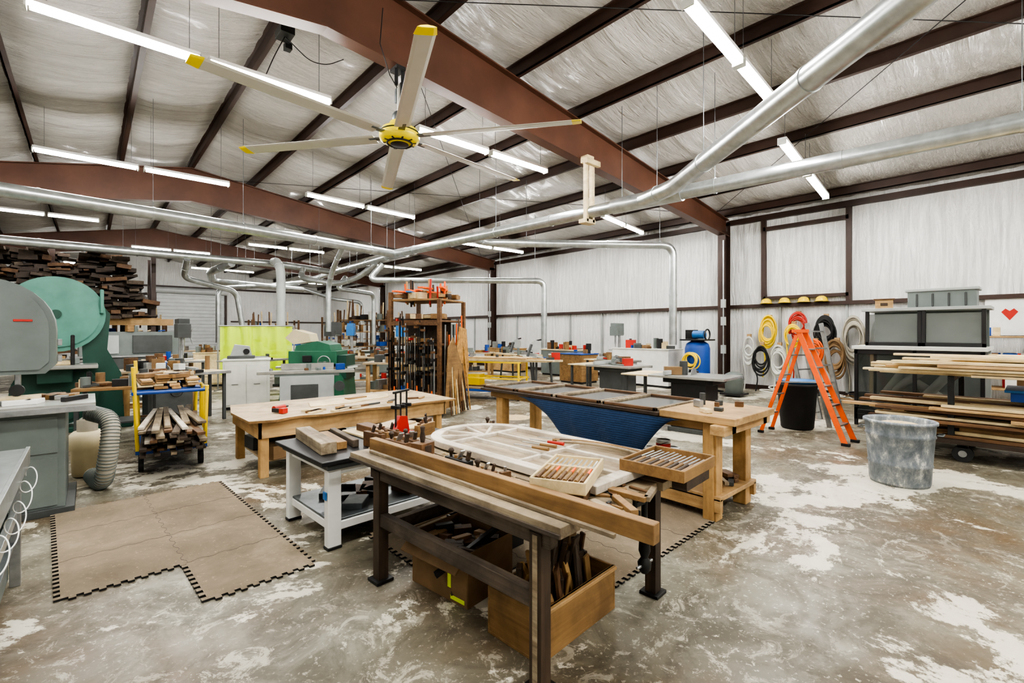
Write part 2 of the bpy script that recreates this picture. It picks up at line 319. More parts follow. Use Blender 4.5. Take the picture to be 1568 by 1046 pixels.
duct([(7.0,17,3.6),(6.4,16.2,3.1),(8.4,17.6,3.1),(8.4,17.6,1.1)],.08,.3); duct([(7.2,21,3.8),(5.5,21,3.5),(3.5,20,3.2),(3.5,20,1.2)],.09,.3)
duct([(5,12.3,3.85),(5,13,3.3),(5,13.3,2.9),(5,13.3,1.6)],.07,.3); duct([(7.4,24,3.8),(9.5,24.5,3.3),(11,24.5,3.2),(11,24.5,1)],.09,.3)
duct([(2.2,17.2,3.8),(2.2,18,3.3),(3.8,18.6,3.0),(4.1,18.6,1)],.09,.3); duct([(5.6,17.3,3.8),(5.3,16.6,3.4),(6.2,15.7,3.2),(6.6,14.9,3.4),(6.9,14.3,3.8)],.09,.3)
duct([(3.4,17.3,3.8),(3.0,18.5,3.6),(3.4,20.5,3.5),(6.8,21,3.4)],.12,.3)
b=B('wood_duct_hanger'); b.bb(7.03,7.09,5.7,5.79,3.7,4.9,'w_light'); b.bb(7.21,7.27,5.7,5.79,3.7,4.9,'w_light'); b.bb(6.95,7.35,5.62,5.70,4.78,4.88,'w_lightx'); b.bb(7.0,7.3,5.7,5.88,3.68,3.76,'w_lightx'); b.bb(7.05,7.25,5.7,5.87,4.85,4.98,'w_lightx'); b.done()

# ------------------------------------------------------------ foam mats
def mat_tiles(name,at,rz,tiles,s):
    b=B(name,at,rz,bev=0)
    def edge(p0,p1,on):
        out=[]; n=9; d=(p1-p0)/n; w=Vector((d.y,-d.x)).normalized()*.03
        for i in range(n):
            a=p0+d*i; c_=p0+d*(i+1); m_=a+d*.5
            if on: out+=[a,m_,m_+w,c_+w]
            else: out.append(a)
        return out
    for (x,y,e) in tiles:
        P=[Vector((x*s,y*s)),Vector(((x+1)*s,y*s)),Vector(((x+1)*s,(y+1)*s)),Vector((x*s,(y+1)*s))]
        poly=[]
        for i in range(4): poly+=edge(P[i],P[(i+1)%4],e[i])
        b.prism([(q.x,q.y) for q in poly],(0,0,0.001+.0003*((x+y)%2)),(1,0,0),(0,1,0),.013,'matfoam','black')
        for i in (0,1):
            if not e[i]:
                d=(P[(i+1)%4]-P[i])/18; w=Vector((d.y,-d.x)).normalized()*.011
                Z=[]
                for k in range(19): Z.append(P[i]+d*k+w*(1 if k%4<2 else -1))
                for k in range(18): b.bar((*Z[k],.0146),(*Z[k+1],.0146),.003,.001,'w_dark')
    b.done()
mat_tiles('foam_floor_mat',(-.13,3.87,0),3,[(0,0,(1,0,0,1)),(0,1,(0,0,0,1)),(0,2,(0,0,1,1)),(1,0,(0,1,0,0)),(1,1,(0,1,0,0)),(1,2,(0,1,1,0)),(1,-1,(1,1,0,1))],.62)
mat_tiles('foam_floor_mat',(1.7,1.75,0),2,[(0,1,(0,0,1,1)),(1,0,(1,0,0,0)),(2,0,(1,0,0,0)),(3,0,(1,1,0,0)),(0,2,(0,0,1,1)),(1,1,(0,0,0,0)),(2,1,(0,0,0,0)),(3,1,(0,1,0,0)),(1,2,(0,0,1,0)),(2,2,(0,0,1,0))],.58)

# ------------------------------------------------------------ near workbench
b=B('wooden_workbench',(1.5,1.483,0),4.5,bev=.005)
for x,y in((0,0),(1.07,0),(0,1.34),(1.07,1.34)):
    b.box(x,y,.36,.07,.07,.70,'w_darkz'); b.box(x,y,.01,.12,.12,.02,'iron')
b.box(-.036,0,.37,.004,.03,.66,'w_weather')
b.bar((0,.02,.40),(0,1.34,.40),.05,.08,'w_barn'); b.bar((1.07,.02,.40),(1.07,1.34,.40),.05,.08,'w_barn'); b.bar((0,1.34,.33),(1.07,1.34,.33),.05,.08,'w_barn')
b.box(0,.67,.70,.055,1.5,.09,'w_barn'); b.box(1.07,.67,.70,.055,1.5,.09,'w_barn'); b.box(.53,0,.70,1.1,.05,.08,'w_barn'); b.box(.53,1.34,.70,1.1,.05,.08,'w_barn')
b.bar((.1,.9,.15),(.9,.5,.68),.04,.03,'iron'); b.bar((.2,1.3,.68),(.8,.9,.2),.04,.03,'iron'); b.tube([(.2,.2,.62),(.9,1.2,.62)],.02,'iron',8)
b.box(-.0,.72,.765,.14,1.78,.05,'w_weather'); b.box(-.072,.72,.752,.012,1.78,.02,'w_barn')
for i,(x,w) in enumerate(((.19,.22),(.42,.22),(.65,.22),(.88,.22),(1.1,.2))):
    b.box(x,.74+rnd(-.02,.02),.765,w-.006,1.86+rnd(-.05,.05),.045,'w_pale')
b.done()
b=B('vise_screw',(2.1,1.42,0),bev=.002)
b.cyl((.30,.10,.24),(.30,.10,.70),.018,'iron'); b.lathe([(.02,.20),(.035,.22),(.04,.26),(.02,.29),(.035,.33),(.03,.40),(.045,.42),(.02,.45)],(.30,.10,0),'iron',16)
b.bar((.30,.10,.45),(.30,.55,.45),.04,.04,'iron'); b.cyl((.2,.10,.5),(.2,.10,.70),.012,'iron'); b.box(.2,.10,.56,.05,.05,.05,'iron'); b.bar((.2,.1,.62),(.3,.1,.62),.03,.03,'iron')
b.box(.25,.1,.72,.2,.12,.04,'iron'); b.bar((.22,.1,.25),(.38,.1,.25),.014,.014,'steel')
b.done()
b=B('long_timber_straightedge',bev=.003); b.bar((1.45,3.05,.833),(1.60,.96,.833),.05,.08,'w_honey'); b.bar((1.40,2.98,.80),(1.53,1.1,.80),.02,.02,'w_weather'); b.done()
b=B('arched_window_sash',(2.24,1.45,.80),2.5,bev=.004)
W,L,t=.80,1.28,.045; R=W/2
def arcpts(r,n=18): return [(r*math.cos(math.pi*k/n),L+r*math.sin(math.pi*k/n)) for k in range(n+1)]
outer=[(R,0)]+arcpts(R)+[(-R,0)]; inn=[(R-.075,.075)]+arcpts(R-.075)+[(-R+.075,.075)]
k=len(outer); vs=[(x,y,z) for z in(0,t) for x,y in outer]+[(x,y,z) for z in(0,t) for x,y in inn]; fs=[]
for i in range(k):
    j=(i+1)%k; fs+=[(i,j,k+j,k+i),(2*k+i,2*k+j,3*k+j,3*k+i),(k+i,k+j,3*k+j,3*k+i),(i,j,2*k+j,2*k+i)]
b.add(vs,fs,'w_white'); b.prism(inn,(0,0,.008),(1,0,0),(0,1,0),.008,'w_pale')
for x in(-.11,.12): b.box(x,L/2+.02,.024,.024,L,.03,'w_white')
b.box(0,L,.024,W-.12,.03,.032,'w_white'); b.box(0,.62,.024,W-.12,.024,.03,'w_white')
for a in(40,75,108,142): b.bar((0,L,.024),((R-.06)*math.cos(math.radians(a)),L+(R-.06)*math.sin(math.radians(a)),.024),.022,.03,'w_white')
b.done()
b=B('window_sash_supports',(2.24,1.45,.7875),2.5,bev=.001)
for y in(.1,.5,.9,1.5): b.box(0,y,.006,.6,.05,.011,'w_brown')
b.done()
b=B('carving_chisel_set_box',(1.83,1.60,.847),27,bev=.002)
b.box(0,0,.006,.46,.27,.012,'w_lightx')
for y in(-.13,.13): b.box(0,y,.03,.46,.012,.06,'w_lightx')
for x in(-.225,.225,.03): b.box(x,0,.03,.012,.27,.055,'w_lightx')
for i in range(9):
    y=-.11+i*.0275; b.cyl((-.2,y,.05),(-.06,y,.05),.010,'w_honeyx' if i%2 else 'w_brown',.007,10); b.cyl((-.06,y,.05),(.02,y,.05),.008,'orange' if i%3==0 else 'w_pine',.006,8); b.bar((.02,y,.05),(.19,y,.05),.011,.004,'steel')
b.box(-.12,-.02,-.029,.16,.2,.056,'w_brown')
b.done()
b=B('tool_tray',(2.38,1.36,.847),5,bev=.002)
b.box(0,0,.006,.42,.36,.012,'w_brown'); b.box(0,-.13,-.029,.3,.08,.056,'w_dark')
for y in(-.175,.175): b.box(0,y,.03,.42,.012,.06,'w_honeyx')
for x in(-.205,.205): b.box(x,0,.03,.012,.36,.06,'w_honeyx')
for i in range(12):
    y=-.15+i*.027; b.cyl((-.17,y,.04),(-.03,y,.045),.011,'w_dark' if i%2 else 'w_honeyx',.008,10); b.bar((-.03,y,.045),(.16+rnd(-.03,.02),y,.045),.012,.005,'steel')
b.done()
def hand_plane(at,rz,sc=1,body='w_brown',nm='hand_plane'):
    b=B(nm,at,rz,bev=.003); b.box(0,0,.03*sc,.26*sc,.065*sc,.06*sc,body); b.box(-.02*sc,0,.085*sc,.012,.045*sc,.1*sc,'steel',ry=-35)
    b.bar((-.1*sc,0,.06*sc),(-.12*sc,0,.13*sc),.03*sc,.025*sc,'w_dark'); b.lathe([(.008,0),(.012,.02),(.02,.035),(.012,.05),(0,.052)],(.09*sc,0,.06*sc),'w_dark',12); b.box(.01*sc,0,.07*sc,.05*sc,.04*sc,.03*sc,'w_honeyx'); b.done()
Z=.7885
hand_plane((1.66,2.33,Z),95,.8,'iron'); hand_plane((1.66,2.08,Z),100,.6,'w_brown'); hand_plane((1.60,2.97,Z),97,.9,'w_brown'); hand_plane((1.72,3.02,Z),85,.8,'w_brown'); hand_plane((2.50,3.06,Z),75,.6,'w_honeyx')
for i,(x,y,r) in enumerate(((1.70,3.55,100),(1.78,3.6,95),(1.86,3.55,92),(2.2,3.6,20),(2.3,3.75,40))):
    b=B('moulding_plane',(x,y,.671),r,bev=.002); b.box(0,0,.06,.24,.04,.12,'w_honeyx' if i%2 else 'w_brown'); b.box(.01,0,.14,.03,.012,.08,'w_dark',ry=-25); b.box(-.08,0,.125,.03,.02,.02,'w_brown'); b.done()
b=B('wooden_mallet_block',(1.62,2.68,Z),15); b.box(0,0,.045,.12,.10,.09,'w_brown'); b.lathe([(.014,.09),(.02,.12),(.012,.16),(.018,.19),(0,.2)],(0,0,0),'w_dark',12); b.box(.0,-.051,.05,.06,.004,.05,'w_dark'); b.done()
b=B('marking_gauge',(1.66,1.88,Z),80,bev=.002); b.bar((-.08,0,.015),(.08,0,.015),.02,.02,'w_honeyx'); b.box(.03,0,.03,.03,.06,.06,'w_brown'); b.cyl((.03,0,.06),(.03,0,.085),.008,'steel'); b.done()
b=B('wood_offcuts',(1.64,1.3,Z),0,bev=.002)
for x,y,l,w_,r in((.10,-.02,.24,.04,80),(.2,-.03,.2,.04,60),(.33,.04,.2,.05,95),(.42,-.03,.18,.03,20)): b.box(x,y,.012,l,w_,.024,random.choice(['w_weather','w_honeyx','w_white']),rz=r)
for i in range(12): b.box(rnd(.05,.5),rnd(-.05,.25),.006,rnd(.03,.12),rnd(.01,.03),.012,random.choice(['w_brown','w_white','w_honeyx','iron']),rz=rnd(0,180))
b.done()
b=B('wood_shavings',(1.75,2.4,Z),0,bev=0)
for i in range(90):
    x=rnd(-.16,.0);y=rnd(-.6,.6); b.tube([(x+.008*math.cos(k),y+.008*math.sin(k),.004+k*.0015) for k in range(7)],.0025,random.choice(['w_light','sawdust']),4)
b.done()
b=B('hand_chisel_row',(2.3,2.2,.846),100,bev=.001)
for i in range(4):
    y=-.1+i*.09; b.cyl((-.12,y,.012),(0,y+.01,.012),.012,random.choice(['w_honeyx','w_dark','red']),.009,8); b.bar((0,y+.01,.012),(.14,y+.02,.012),.014,.004,'steel')
b.done()
b=B('curved_moulding_strips',(2.28,1.9,.846),5,bev=.001)
for i,(r,mm) in enumerate(((.30,'w_honeyx'),(.26,'w_weather'))):
    b.tube([(r*math.cos(math.radians(a))-.05,r*math.sin(math.radians(a))*1.6-.1,.012) for a in range(-30,60,8)],.011,mm,6)
b.done()
b=B('bench_clamp_press',(2.05,3.76,.672),30); b.box(0,0,.015,.3,.16,.03,'red'); b.prism([(-.12,0),(.12,0),(.08,.14),(-.04,.16)],(0,.02,.03),(1,0,0),(0,0,1),.04,'red')
for x in(-.08,.0,.1): b.cyl((x,0,.03),(x,0,.40),.008,'iron'); b.box(x,0,.27,.025,.09,.03,'iron')
b.bar((-.12,0,.40),(.14,0,.40),.02,.02,'iron'); b.done()
b=B('scrap_wood_crate',(1.60,1.58,0),4,bev=.003)
b.box(.33,.18,.01,.66,.36,.02,'w_honeyx')
for y in(.01,.36): b.box(.33,y,.125,.66,.018,.25,'w_honeyx')
for x in(.01,.655): b.box(x,.18,.125,.018,.36,.25,'w_honey')
b.box(.33,0,.24,.66,.03,.02,'w_pinex')
for i in range(60):
    x=rnd(.07,.6);y=rnd(.06,.3);h=rnd(.2,.46); b.box(x,y,.04+h/2,rnd(.03,.12),rnd(.015,.03),h,random.choice(['w_darkz','w_pinez','w_brown','w_darkz','w_honey']),rx=rnd(-12,12),ry=rnd(-25,25),rz=rnd(0,90))
b.done()
b=B('cardboard_box',(1.78,2.46,0),8,bev=.002)
for x in(-.2,.2): b.box(x,0,.16,.006,.5,.32,'card')
for y in(-.25,.25): b.box(0,y,.16,.4,.006,.32,'card')
b.box(0,0,.004,.4,.5,.008,'card'); b.box(-.25,0,.27,.012,.5,.12,'card',ry=50); b.box(0,.33,.30,.4,.16,.005,'card',rx=-25); b.box(-.204,-.1,.14,.004,.03,.12,'lime'); b.box(-.204,-.17,.03,.004,.12,.025,'lime')
for i in range(24): b.box(rnd(-.14,.14),rnd(-.18,.18),.16,.06,.12,rnd(.15,.34),random.choice(['w_dark','black','w_brown','w_honey']),rz=rnd(0,90),ry=rnd(-15,15))
b.done()
b=B('dark_tool_tote',(2.2,2.75,0),5,bev=.003)
for x in(-.2,.2): b.box(x,0,.12,.015,.4,.24,'black')
for y in(-.2,.2): b.box(0,y,.12,.4,.015,.24,'black')
b.box(0,0,.01,.4,.4,.02,'black'); b.tube([(0,-.19,.24),(0,-.19,.32),(0,.19,.32),(0,.19,.24)],.012,'black',8)
for i in range(8): b.bar((rnd(-.15,.15),rnd(-.15,.15),.03),(rnd(-.15,.15),rnd(-.15,.15),.3),.02,.02,random.choice(['steel','w_brown','red']))
b.done()

# ------------------------------------------------------------ white steel table
b=B('white_steel_table',(1.28,3.42,0),3,bev=.004)
for x,y in((.06,.05),(1.12,.05),(.06,.82),(1.12,.82)): b.box(x,y,.33,.10,.07,.62,'white'); b.box(x,y,.012,.11,.08,.024,'black')
b.box(.59,.43,.655,1.3,.96,.03,'black'); b.box(.59,.43,.62,1.2,.9,.05,'greydk')
for y in(.05,.82): b.box(.59,y,.59,1.1,.05,.09,'white'); b.box(.59,y,.16,1.1,.05,.06,'white')
for x in(.06,1.12): b.box(x,.43,.59,.05,.8,.09,'white'); b.box(x,.43,.16,.05,.8,.06,'white')
b.box(.59,.43,.20,1.1,.78,.015,'galvdark'); b.box(-.0,.05,.4,.012,.05,.06,'bluelt')
for i in range(10): b.box(rnd(.3,.9),rnd(.2,.7),.2+.03,rnd(.1,.3),rnd(.1,.3),.05,random.choice(['greydk','w_brown','galvdark','black']),rz=rnd(0,90))
b.done()
b=B('timber_offcut',(1.35,3.62,.671),-4); b.box(0,.33,.045,.12,.75,.09,'w_weather'); b.box(.13,.3,.03,.08,.5,.06,'w_honey'); b.box(.24,.35,.03,.05,.6,.06,'w_barn'); b.done()
b=B('plywood_shelf_board',(2.1,4.12,.671),5); b.box(0,0,.01,.7,.4,.02,'w_light'); b.box(.05,.02,.03,.5,.25,.02,'w_ply',rz=20); b.box(-.2,-.05,.05,.12,.3,.06,'w_brown'); b.done()

# ------------------------------------------------------------ plywood work table
b=B('plywood_work_table',(1.25,5.5,0),0,bev=.004)
T=[(0,.05),(.25,-.03),(.4,.04),(.55,.06),(.75,-.01),(.9,.0),(1.3,.05),(1.7,-.02),(2.1,.03),(2.62,0),(2.66,1.42),(1.9,1.46),(1.0,1.42),(.1,1.46),(-.02,.8)]
b.prism(T,(0,0,.625),(1,0,0),(0,1,0),.025,'w_ply','w_honeyx')
for y in(.12,1.3): b.box(1.3,y,.53,2.4,.04,.19,'w_pinex')
for x in(.12,2.5): b.box(x,.7,.53,.04,1.2,.19,'w_pine')
for x,y in((.17,.17),(2.42,.17),(.17,1.24),(2.42,1.24),(1.3,.17)): b.box(x,y,.26,.09,.09,.52,'w_pinez')
b.box(1.3,.7,.15,2.2,.9,.02,'w_ply')
for i in range(9): b.box(rnd(.4,2.2),rnd(.3,1.1),.16+.08,rnd(.2,.5),rnd(.2,.4),.15,random.choice(['w_brown','card','w_honeyx','greydk']),rz=rnd(0,30))
b.done()
b=B('cordless_drill',(1.6,5.95,.65),30,bev=.004); b.cyl((0,0,.05),(.16,0,.05),.03,'red'); b.cyl((.16,0,.05),(.22,0,.05),.02,'black',.008); b.box(-.0,-.06,.035,.05,.14,.045,'black'); b.box(0,-.14,.035,.08,.06,.06,'red'); b.done()
b=B('plywood_template',(2.7,6.4,.65),12,bev=.002); b.prism([(-.7,-.2),(-.2,-.3),(.5,-.22),(.7,.05),(.2,.25),(-.5,.2)],(0,0,0),(1,0,0),(0,1,0),.012,'w_light'); b.box(.1,0,.02,.3,.1,.02,'w_honeyx'); b.done()
b=B('wood_scrap_pieces',(2.4,5.75,.65),5,bev=.001)
for i in range(16): b.box(rnd(-.5,1.2),rnd(-.12,.12),.012,rnd(.05,.3),rnd(.02,.06),.02,random.choice(['w_light','w_pine','w_brown','greydk','w_honeyx']),rz=rnd(-40,40))
b.done()

# ------------------------------------------------------------ right workbench with tarp
b=B('outfeed_workbench',(3.85,1.65,0),0,bev=.005)
for x,y in((.12,.2),(.72,.2),(.12,2.95),(.72,2.95)): b.box(x,y,.42,.12,.12,.84,'w_pinez')
b.box(.12,.2,.42,.17,.09,.84,'w_pinez')
b.bb(-.03,.82,-.05,.62,.84,.90,'w_pine'); b.bb(-.1,.86,.0,.12,.76,.84,'w_pinex'); b.bb(.04,.12,.0,3.1,.76,.84,'w_honey'); b.bb(.7,.78,.0,3.1,.76,.84,'w_honey')
b.bb(-.05,.88,.62,3.2,.84,.875,'w_dark')
b.bb(.05,.8,.1,1.1,.18,.22,'w_pine'); b.bb(.05,.1,.1,1.1,.08,.2,'w_pine'); b.bb(.75,.8,.1,1.1,.08,.2,'w_pine')
for y0 in(.66,1.3,1.94,2.57):
    b.bb(0,.84,y0,y0+.6,.876,.885,'glassdk')
    for y in(y0,y0+.57): b.bb(-.02,.86,y,y+.035,.876,.905,'w_weather')
    for x in(-.02,.83): b.bb(x,x+.035,y0,y0+.6,.876,.905,'w_brown')
junk(b,.1,.7,.1,.5,.90,7,('w_brown','steel','greydk','w_light','w_honeyx'),.5)
b.done()
b=B('blue_tarp',(3.77,1.65,0),0,bev=0)
vs=[];n1,n2=30,12
for i in range(n1+1):
    t=i/n1;y=.38+2.1*t
    for j in range(n2+1):
        s_=j/n2; dep=.34*min(1,(t*6+.02),((1-t)*3.2+.02)); z=.84-dep*s_-.05*s_*math.sin(t*math.pi); yy=y+(1.3-y)*.16*s_
        vs.append((.0+.06*s_*s_+.018*math.sin(y*14+s_*3)*s_,yy,z))
b.add(vs,[(i*(n2+1)+j,i*(n2+1)+j+1,(i+1)*(n2+1)+j+1,(i+1)*(n2+1)+j) for i in range(n1) for j in range(n2)],'tarp',True); b.done()
def can(at,col,r=.085,h=.19):
    b=B('paint_can',at,bev=.001); b.lathe([(0,0),(r,0),(r,.01),(r*.97,.015),(r*.97,h-.015),(r,h-.01),(r,h),(r*.85,h),(r*.83,h-.008),(0,h-.008)],(0,0,0),'galv'); b.lathe([(r*.985,.03),(r*.985,h-.03)],(0,0,0),col); b.ring((0,0,h*.7),r*1.05,.003,'iron',(0,.5,1)); b.done()
can((4.15,2.42,.222),'white'); can((4.35,2.25,.222),'red'); can((4.1,2.15,.222),'offwhite'); can((4.45,2.5,.222),'lime'); can((4.3,2.65,.222),'beige'); can((4.15,2.42,.413),'red',.07,.14); can((4.0,2.62,.222),'lime',.07,.22)
b=B('wood_shelf_scraps',(4.35,1.95,.222),0,bev=.002)
for i in range(6): b.box(rnd(-.2,.2),rnd(-.12,.02),.02+.02*(i%3),rnd(.1,.25),rnd(.03,.08),.03,random.choice(['w_brown','w_weather','greydk']),rz=rnd(0,90))
b.done()

# ------------------------------------------------------------ metal bin etc.
b=B('metal_trash_can',(6.42,.97,0),bev=0)
b.lathe([(0,0),(.25,0),(.26,.03),(.268,.2),(.278,.21),(.27,.23),(.29,.5),(.30,.51),(.292,.53),(.298,.63),(.315,.64),(.315,.665),(.30,.67),(.29,.64),(.255,.05),(0,.05)],(0,0,0),'zinc',36)
b.lathe([(0,.60),(.15,.63),(.285,.58)],(0,0,0),'sawdust',24)
for s_ in(-1,1): b.tube([(-s_*.06,s_*.305,.55),(-s_*.06,s_*.35,.55),(s_*.06,s_*.35,.55),(s_*.06,s_*.305,.55)],.008,'galvdark',6)
b.done()
b=B('black_trash_can',(8.75,2.65,0),bev=0); b.lathe([(0,0),(.22,0),(.24,.03),(.29,.70),(.31,.71),(.31,.75),(.28,.75),(.22,.05),(0,.05)],(0,0,0),'rubber',32); b.lathe([(0,.70),(.25,.74),(.295,.79),(.30,.80),(.26,.78),(0,.72)],(0,0,0),'bluelt',24); b.done()
b=B('orange_step_ladder',(7.9,2.40,0),-4,bev=.002)
Wl=.38
for k in(0,1):
    x=Wl*k; xt=Wl/2+(k-.5)*.22
    b.bar((x,-.62,.02),(xt,0,1.60),.026,.07,'orange',up=(0,1,0)); b.bar((x+.01,.52,.02),(xt,.03,1.55),.020,.05,'orange',up=(0,1,0))
    b.box(x,-.63,.02,.06,.1,.04,'black'); b.box(x,.52,.02,.05,.08,.04,'black')
for i in range(5):
    t=(i+1)/6; b.box(Wl/2,-.62+.62*t,1.6*t,Wl-.16*t,.08,.022,'steel')
for i in range(4):
    t=(i+1)/5; b.box(Wl/2,.52-.5*t,1.55*t,Wl-.16*t,.02,.02,'steel')
b.box(Wl/2,.02,1.61,.28,.14,.05,'orange'); b.bar((.05,-.3,.86),(.05,.27,.82),.012,.02,'steel')
b.done()
for i,(x,y,lean) in enumerate(((9.2,2.3,.4),(9.6,2.75,.35))):
    b=B('aluminum_ladder',(x,y,0),-20,bev=0)
    for s_ in(0,.36): b.bar((s_,0,0),(s_,lean,1.75-.2*i),.03,.07,'steel',up=(0,1,0))
    for k in range(6): t=(k+.5)/6; b.bar((0,lean*t,(1.75-.2*i)*t),(.36,lean*t,(1.75-.2*i)*t),.025,.025,'steel')
    b.done()
Lc=1.6;D=1.5
b=B('glass_front_cabinet',(9.85,.5,0),0,bev=.004)
b.bb(0,D,0,Lc,.10,.2,'black'); b.bb(-.03,D,-.03,Lc+.03,1.3,1.36,'offwhite'); b.bb(D-.04,D,0,Lc,.2,1.3,'greylt')
for y in(0,Lc/2-.025,Lc-.05): b.bb(0,.05,y,y+.05,.0,1.3,'black')
b.bb(0,.05,0,Lc,1.22,1.3,'black'); b.bb(0,.05,0,Lc,.2,.27,'black'); b.bb(D-.05,D,Lc-.05,Lc,0,1.3,'black'); b.bb(0,D,Lc-.05,Lc,1.24,1.3,'black'); b.bb(0,D,Lc-.05,Lc,.2,.3,'black')
b.bb(.02,.03,.05,Lc-.05,.25,1.25,'glass'); b.bb(0.05,D-.05,Lc-.03,Lc-.02,.25,1.25,'glass')
for p,q in(((.3,.2,.3),(.5,1.2,1.0)),((.3,1.4,.3),(.4,.6,1.1)),((.25,1.3,.4),(.5,.9,1.1)),((.2,.9,.25),(.3,.3,1.1))): b.tube([p,q],.07,'offwhite',12)
b.bb(.5,1.2,.3,1.0,.2,.55,'greymc'); junk(b,.2,.9,.2,1.4,.2,10,s=1.6)
b.bb(1.0,1.04,.0,Lc-.1,1.36,1.95,'greymc')
for y0 in(.0,.75):
    b.bb(.30,.32,y0+.05,y0+.70,1.42,1.9,'glasslt')
    for y in(y0,y0+.70): b.bb(.28,.34,y,y+.05,1.36,1.95,'black')
    b.bb(.28,.34,y0,y0+.75,1.36,1.42,'black')
b.bb(.25,1.1,-.05,Lc-.05,1.95,2.0,'greylt'); b.done()
b=B('grey_storage_bin',(10.5,1.05,2.0),0,bev=.01); b.box(.2,0,.14,.45,.85,.28,'greymc'); b.box(.2,0,.30,.5,.92,.05,'greylt')
for y in(-.3,-.1,.1,.3): b.box(-.03,y,.13,.02,.03,.22,'greydk')
b.done()
b=B('small_wood_crate',(10.5,1.8,2.0),10); b.box(0,0,.08,.2,.25,.16,'w_pine'); b.box(0,0,.17,.26,.3,.02,'w_brown'); b.box(-.105,0,.08,.01,.1,.05,'w_dark'); b.done()

def boards(b,x0,x1,y0,y1,z,n,cols,ms,th=.028,jit=.25,axis='y',rj=1.2):
    zz=z
    for i in range(n):
        w=(x1-x0)/cols
        for k in range(cols):
            if random.random()<.12 and i==n-1: continue
            x=x0+w*(k+.5); a=y0+rnd(-jit,jit)*.5; c_=y1+rnd(-jit,jit); mm=random.choice(ms)
            if axis=='y': b.box(x,(a+c_)/2,zz+th/2,w*rnd(.6,.95),abs(c_-a),th*rnd(.75,.95),mm,rz=rnd(-rj,rj))
            else: b.box((a+c_)/2,x,zz+th/2,abs(c_-a),w*rnd(.6,.95),th*rnd(.75,.95),mm,rz=rnd(-rj,rj))
        zz+=th
    return zz
b=B('lumber_cart',(7.9,-2.7,0),0,bev=.003)
for x in(.1,1.2):
    for y in(.4,3.3): b.cyl((x-.03,y,.1),(x+.03,y,.1),.1,'rubber'); b.box(x,y,.2,.06,.1,.06,'iron'); b.cyl((x-.035,y,.1),(x+.035,y,.1),.04,'steel')
b.bb(0,1.3,.2,3.7,.22,.28,'w_dark')
for x in(.04,1.26):
    for y in(.3,1.9,3.4): b.box(x,y,.65,.06,.06,.8,'iron')
for y in(.3,1.9,3.4): b.bar((.04,y,1.02),(1.26,y,1.02),.06,.06,'w_brown')
boards(b,.0,1.22,.0,3.7,.28,4,7,['w_pine','w_light','w_honey','w_brown'],.045,.6,'y',2.2)
boards(b,-.05,1.25,.1,3.7,.46,6,8,['w_light','w_light','w_pine','w_brown'],.04,.9,'y',3)
boards(b,-.15,1.2,-.0,3.75,1.05,4,8,['w_light','w_light','w_pine'],.036,.6,'y',1.8)
boards(b,-.1,1.1,-.0,3.5,1.20,3,6,['w_light'],.034,.8,'y',2.5)
b.bb(.3,1.0,1.7,2.9,.76,.88,'blue'); b.bb(.25,1.05,1.65,2.95,.87,.90,'bluelt')
b.done()
b=B('loose_lumber_board',(7.4,-1.5,0),14); b.box(0,0,.02,.14,2.4,.04,'w_light'); b.box(.15,.3,.02,.1,2.0,.035,'w_pine'); b.done()

# ------------------------------------------------------------ hoses
def coil(nm,y,z,r,m,n=5,x=13.70,sy=1.4,tail=1.0):
    b=B(nm,(x,y,z),bev=0)
    for i in range(n): b.ring((-.015*i-.02,rnd(-.03,.03),-rnd(0,.16)),r*rnd(.75,1.1),.017,m,(1,rnd(-.08,.08),rnd(-.05,.05)),28,6,1)
    b.tube(fillet([(-.05,r*.7,0),(-.06,r*.9,-r*1.2),(-.05,r*.4,-tail),(-.05,r*.8,-tail-.3)],.3),.016,m,6)
    b.box(.02,0,r*.9,.08,.1,.05,'w_pine'); o=b.done(); o.scale=(1,1,sy); return o
coil('yellow_hose_coil',4.82,1.72,.19,'yellow',12,sy=1.7,tail=.5); coil('red_hose_coil',4.12,1.85,.20,'red',6); coil('yellow_hose_coil',4.15,1.62,.17,'yellow',6,13.45); coil('black_hose_coil',3.5,1.72,.20,'rubber',12,sy=1.6,tail=.6); coil('grey_hose_coil',2.9,1.5,.2,'flex',12,13.70,2.2,.5); coil('black_cable_coil',2.35,1.55,.2,'rubber',9,13.70,2.1,.55); coil('brown_rope_coil',3.2,1.1,.18,'card',9,13.40,1.9,.4); coil('white_hose_coil',5.35,1.2,.16,'offwhite',5,13.70,2,.4); coil('white_hose_coil',4.5,.95,.2,'offwhite',6,13.5,1.8,.3); coil('orange_extension_cord',3.65,1.15,.16,'orange',6,13.4,1.7,.5); coil('black_cable_coil',4.9,1.0,.2,'rubber',6,13.4,1.6,.4)
b=B('floor_hose_tangle',(12.9,3.6,0),bev=0)
for i in range(9): b.ring((rnd(-.3,.3),rnd(-1,1),.03+.02*i),rnd(.2,.35),.018,random.choice(['rubber','offwhite','flex','yellow','card']),(rnd(-.1,.1),rnd(-.1,.1),1),24,6)
b.done()
for y in(4.9,4.45,4.0,3.6):
    b=B('yellow_hard_hat',(13.70,y,2.361),bev=0); b.lathe([(.17,0),(.13,.015),(.125,.06),(.1,.11),(.05,.14),(0,.145)],(0,0,0),'yellow',20); b.box(-.13,0,.01,.1,.14,.012,'yellow'); b.done()
b=B('wall_poster',(13.82,.15,1.55),bev=0); b.box(0,0,.35,.02,1.1,.75,'white'); b.prism([(0,-.12),(.12,.05),(.06,.12),(0,.07),(-.06,.12),(-.12,.05)],(-.011,.2,.4),(0,-1,0),(0,0,1),.003,'red'); b.box(-.012,-.2,.52,.004,.35,.06,'greydk'); b.done()
b=B('wall_shelf_unit',(12.8,-.2,0),0)
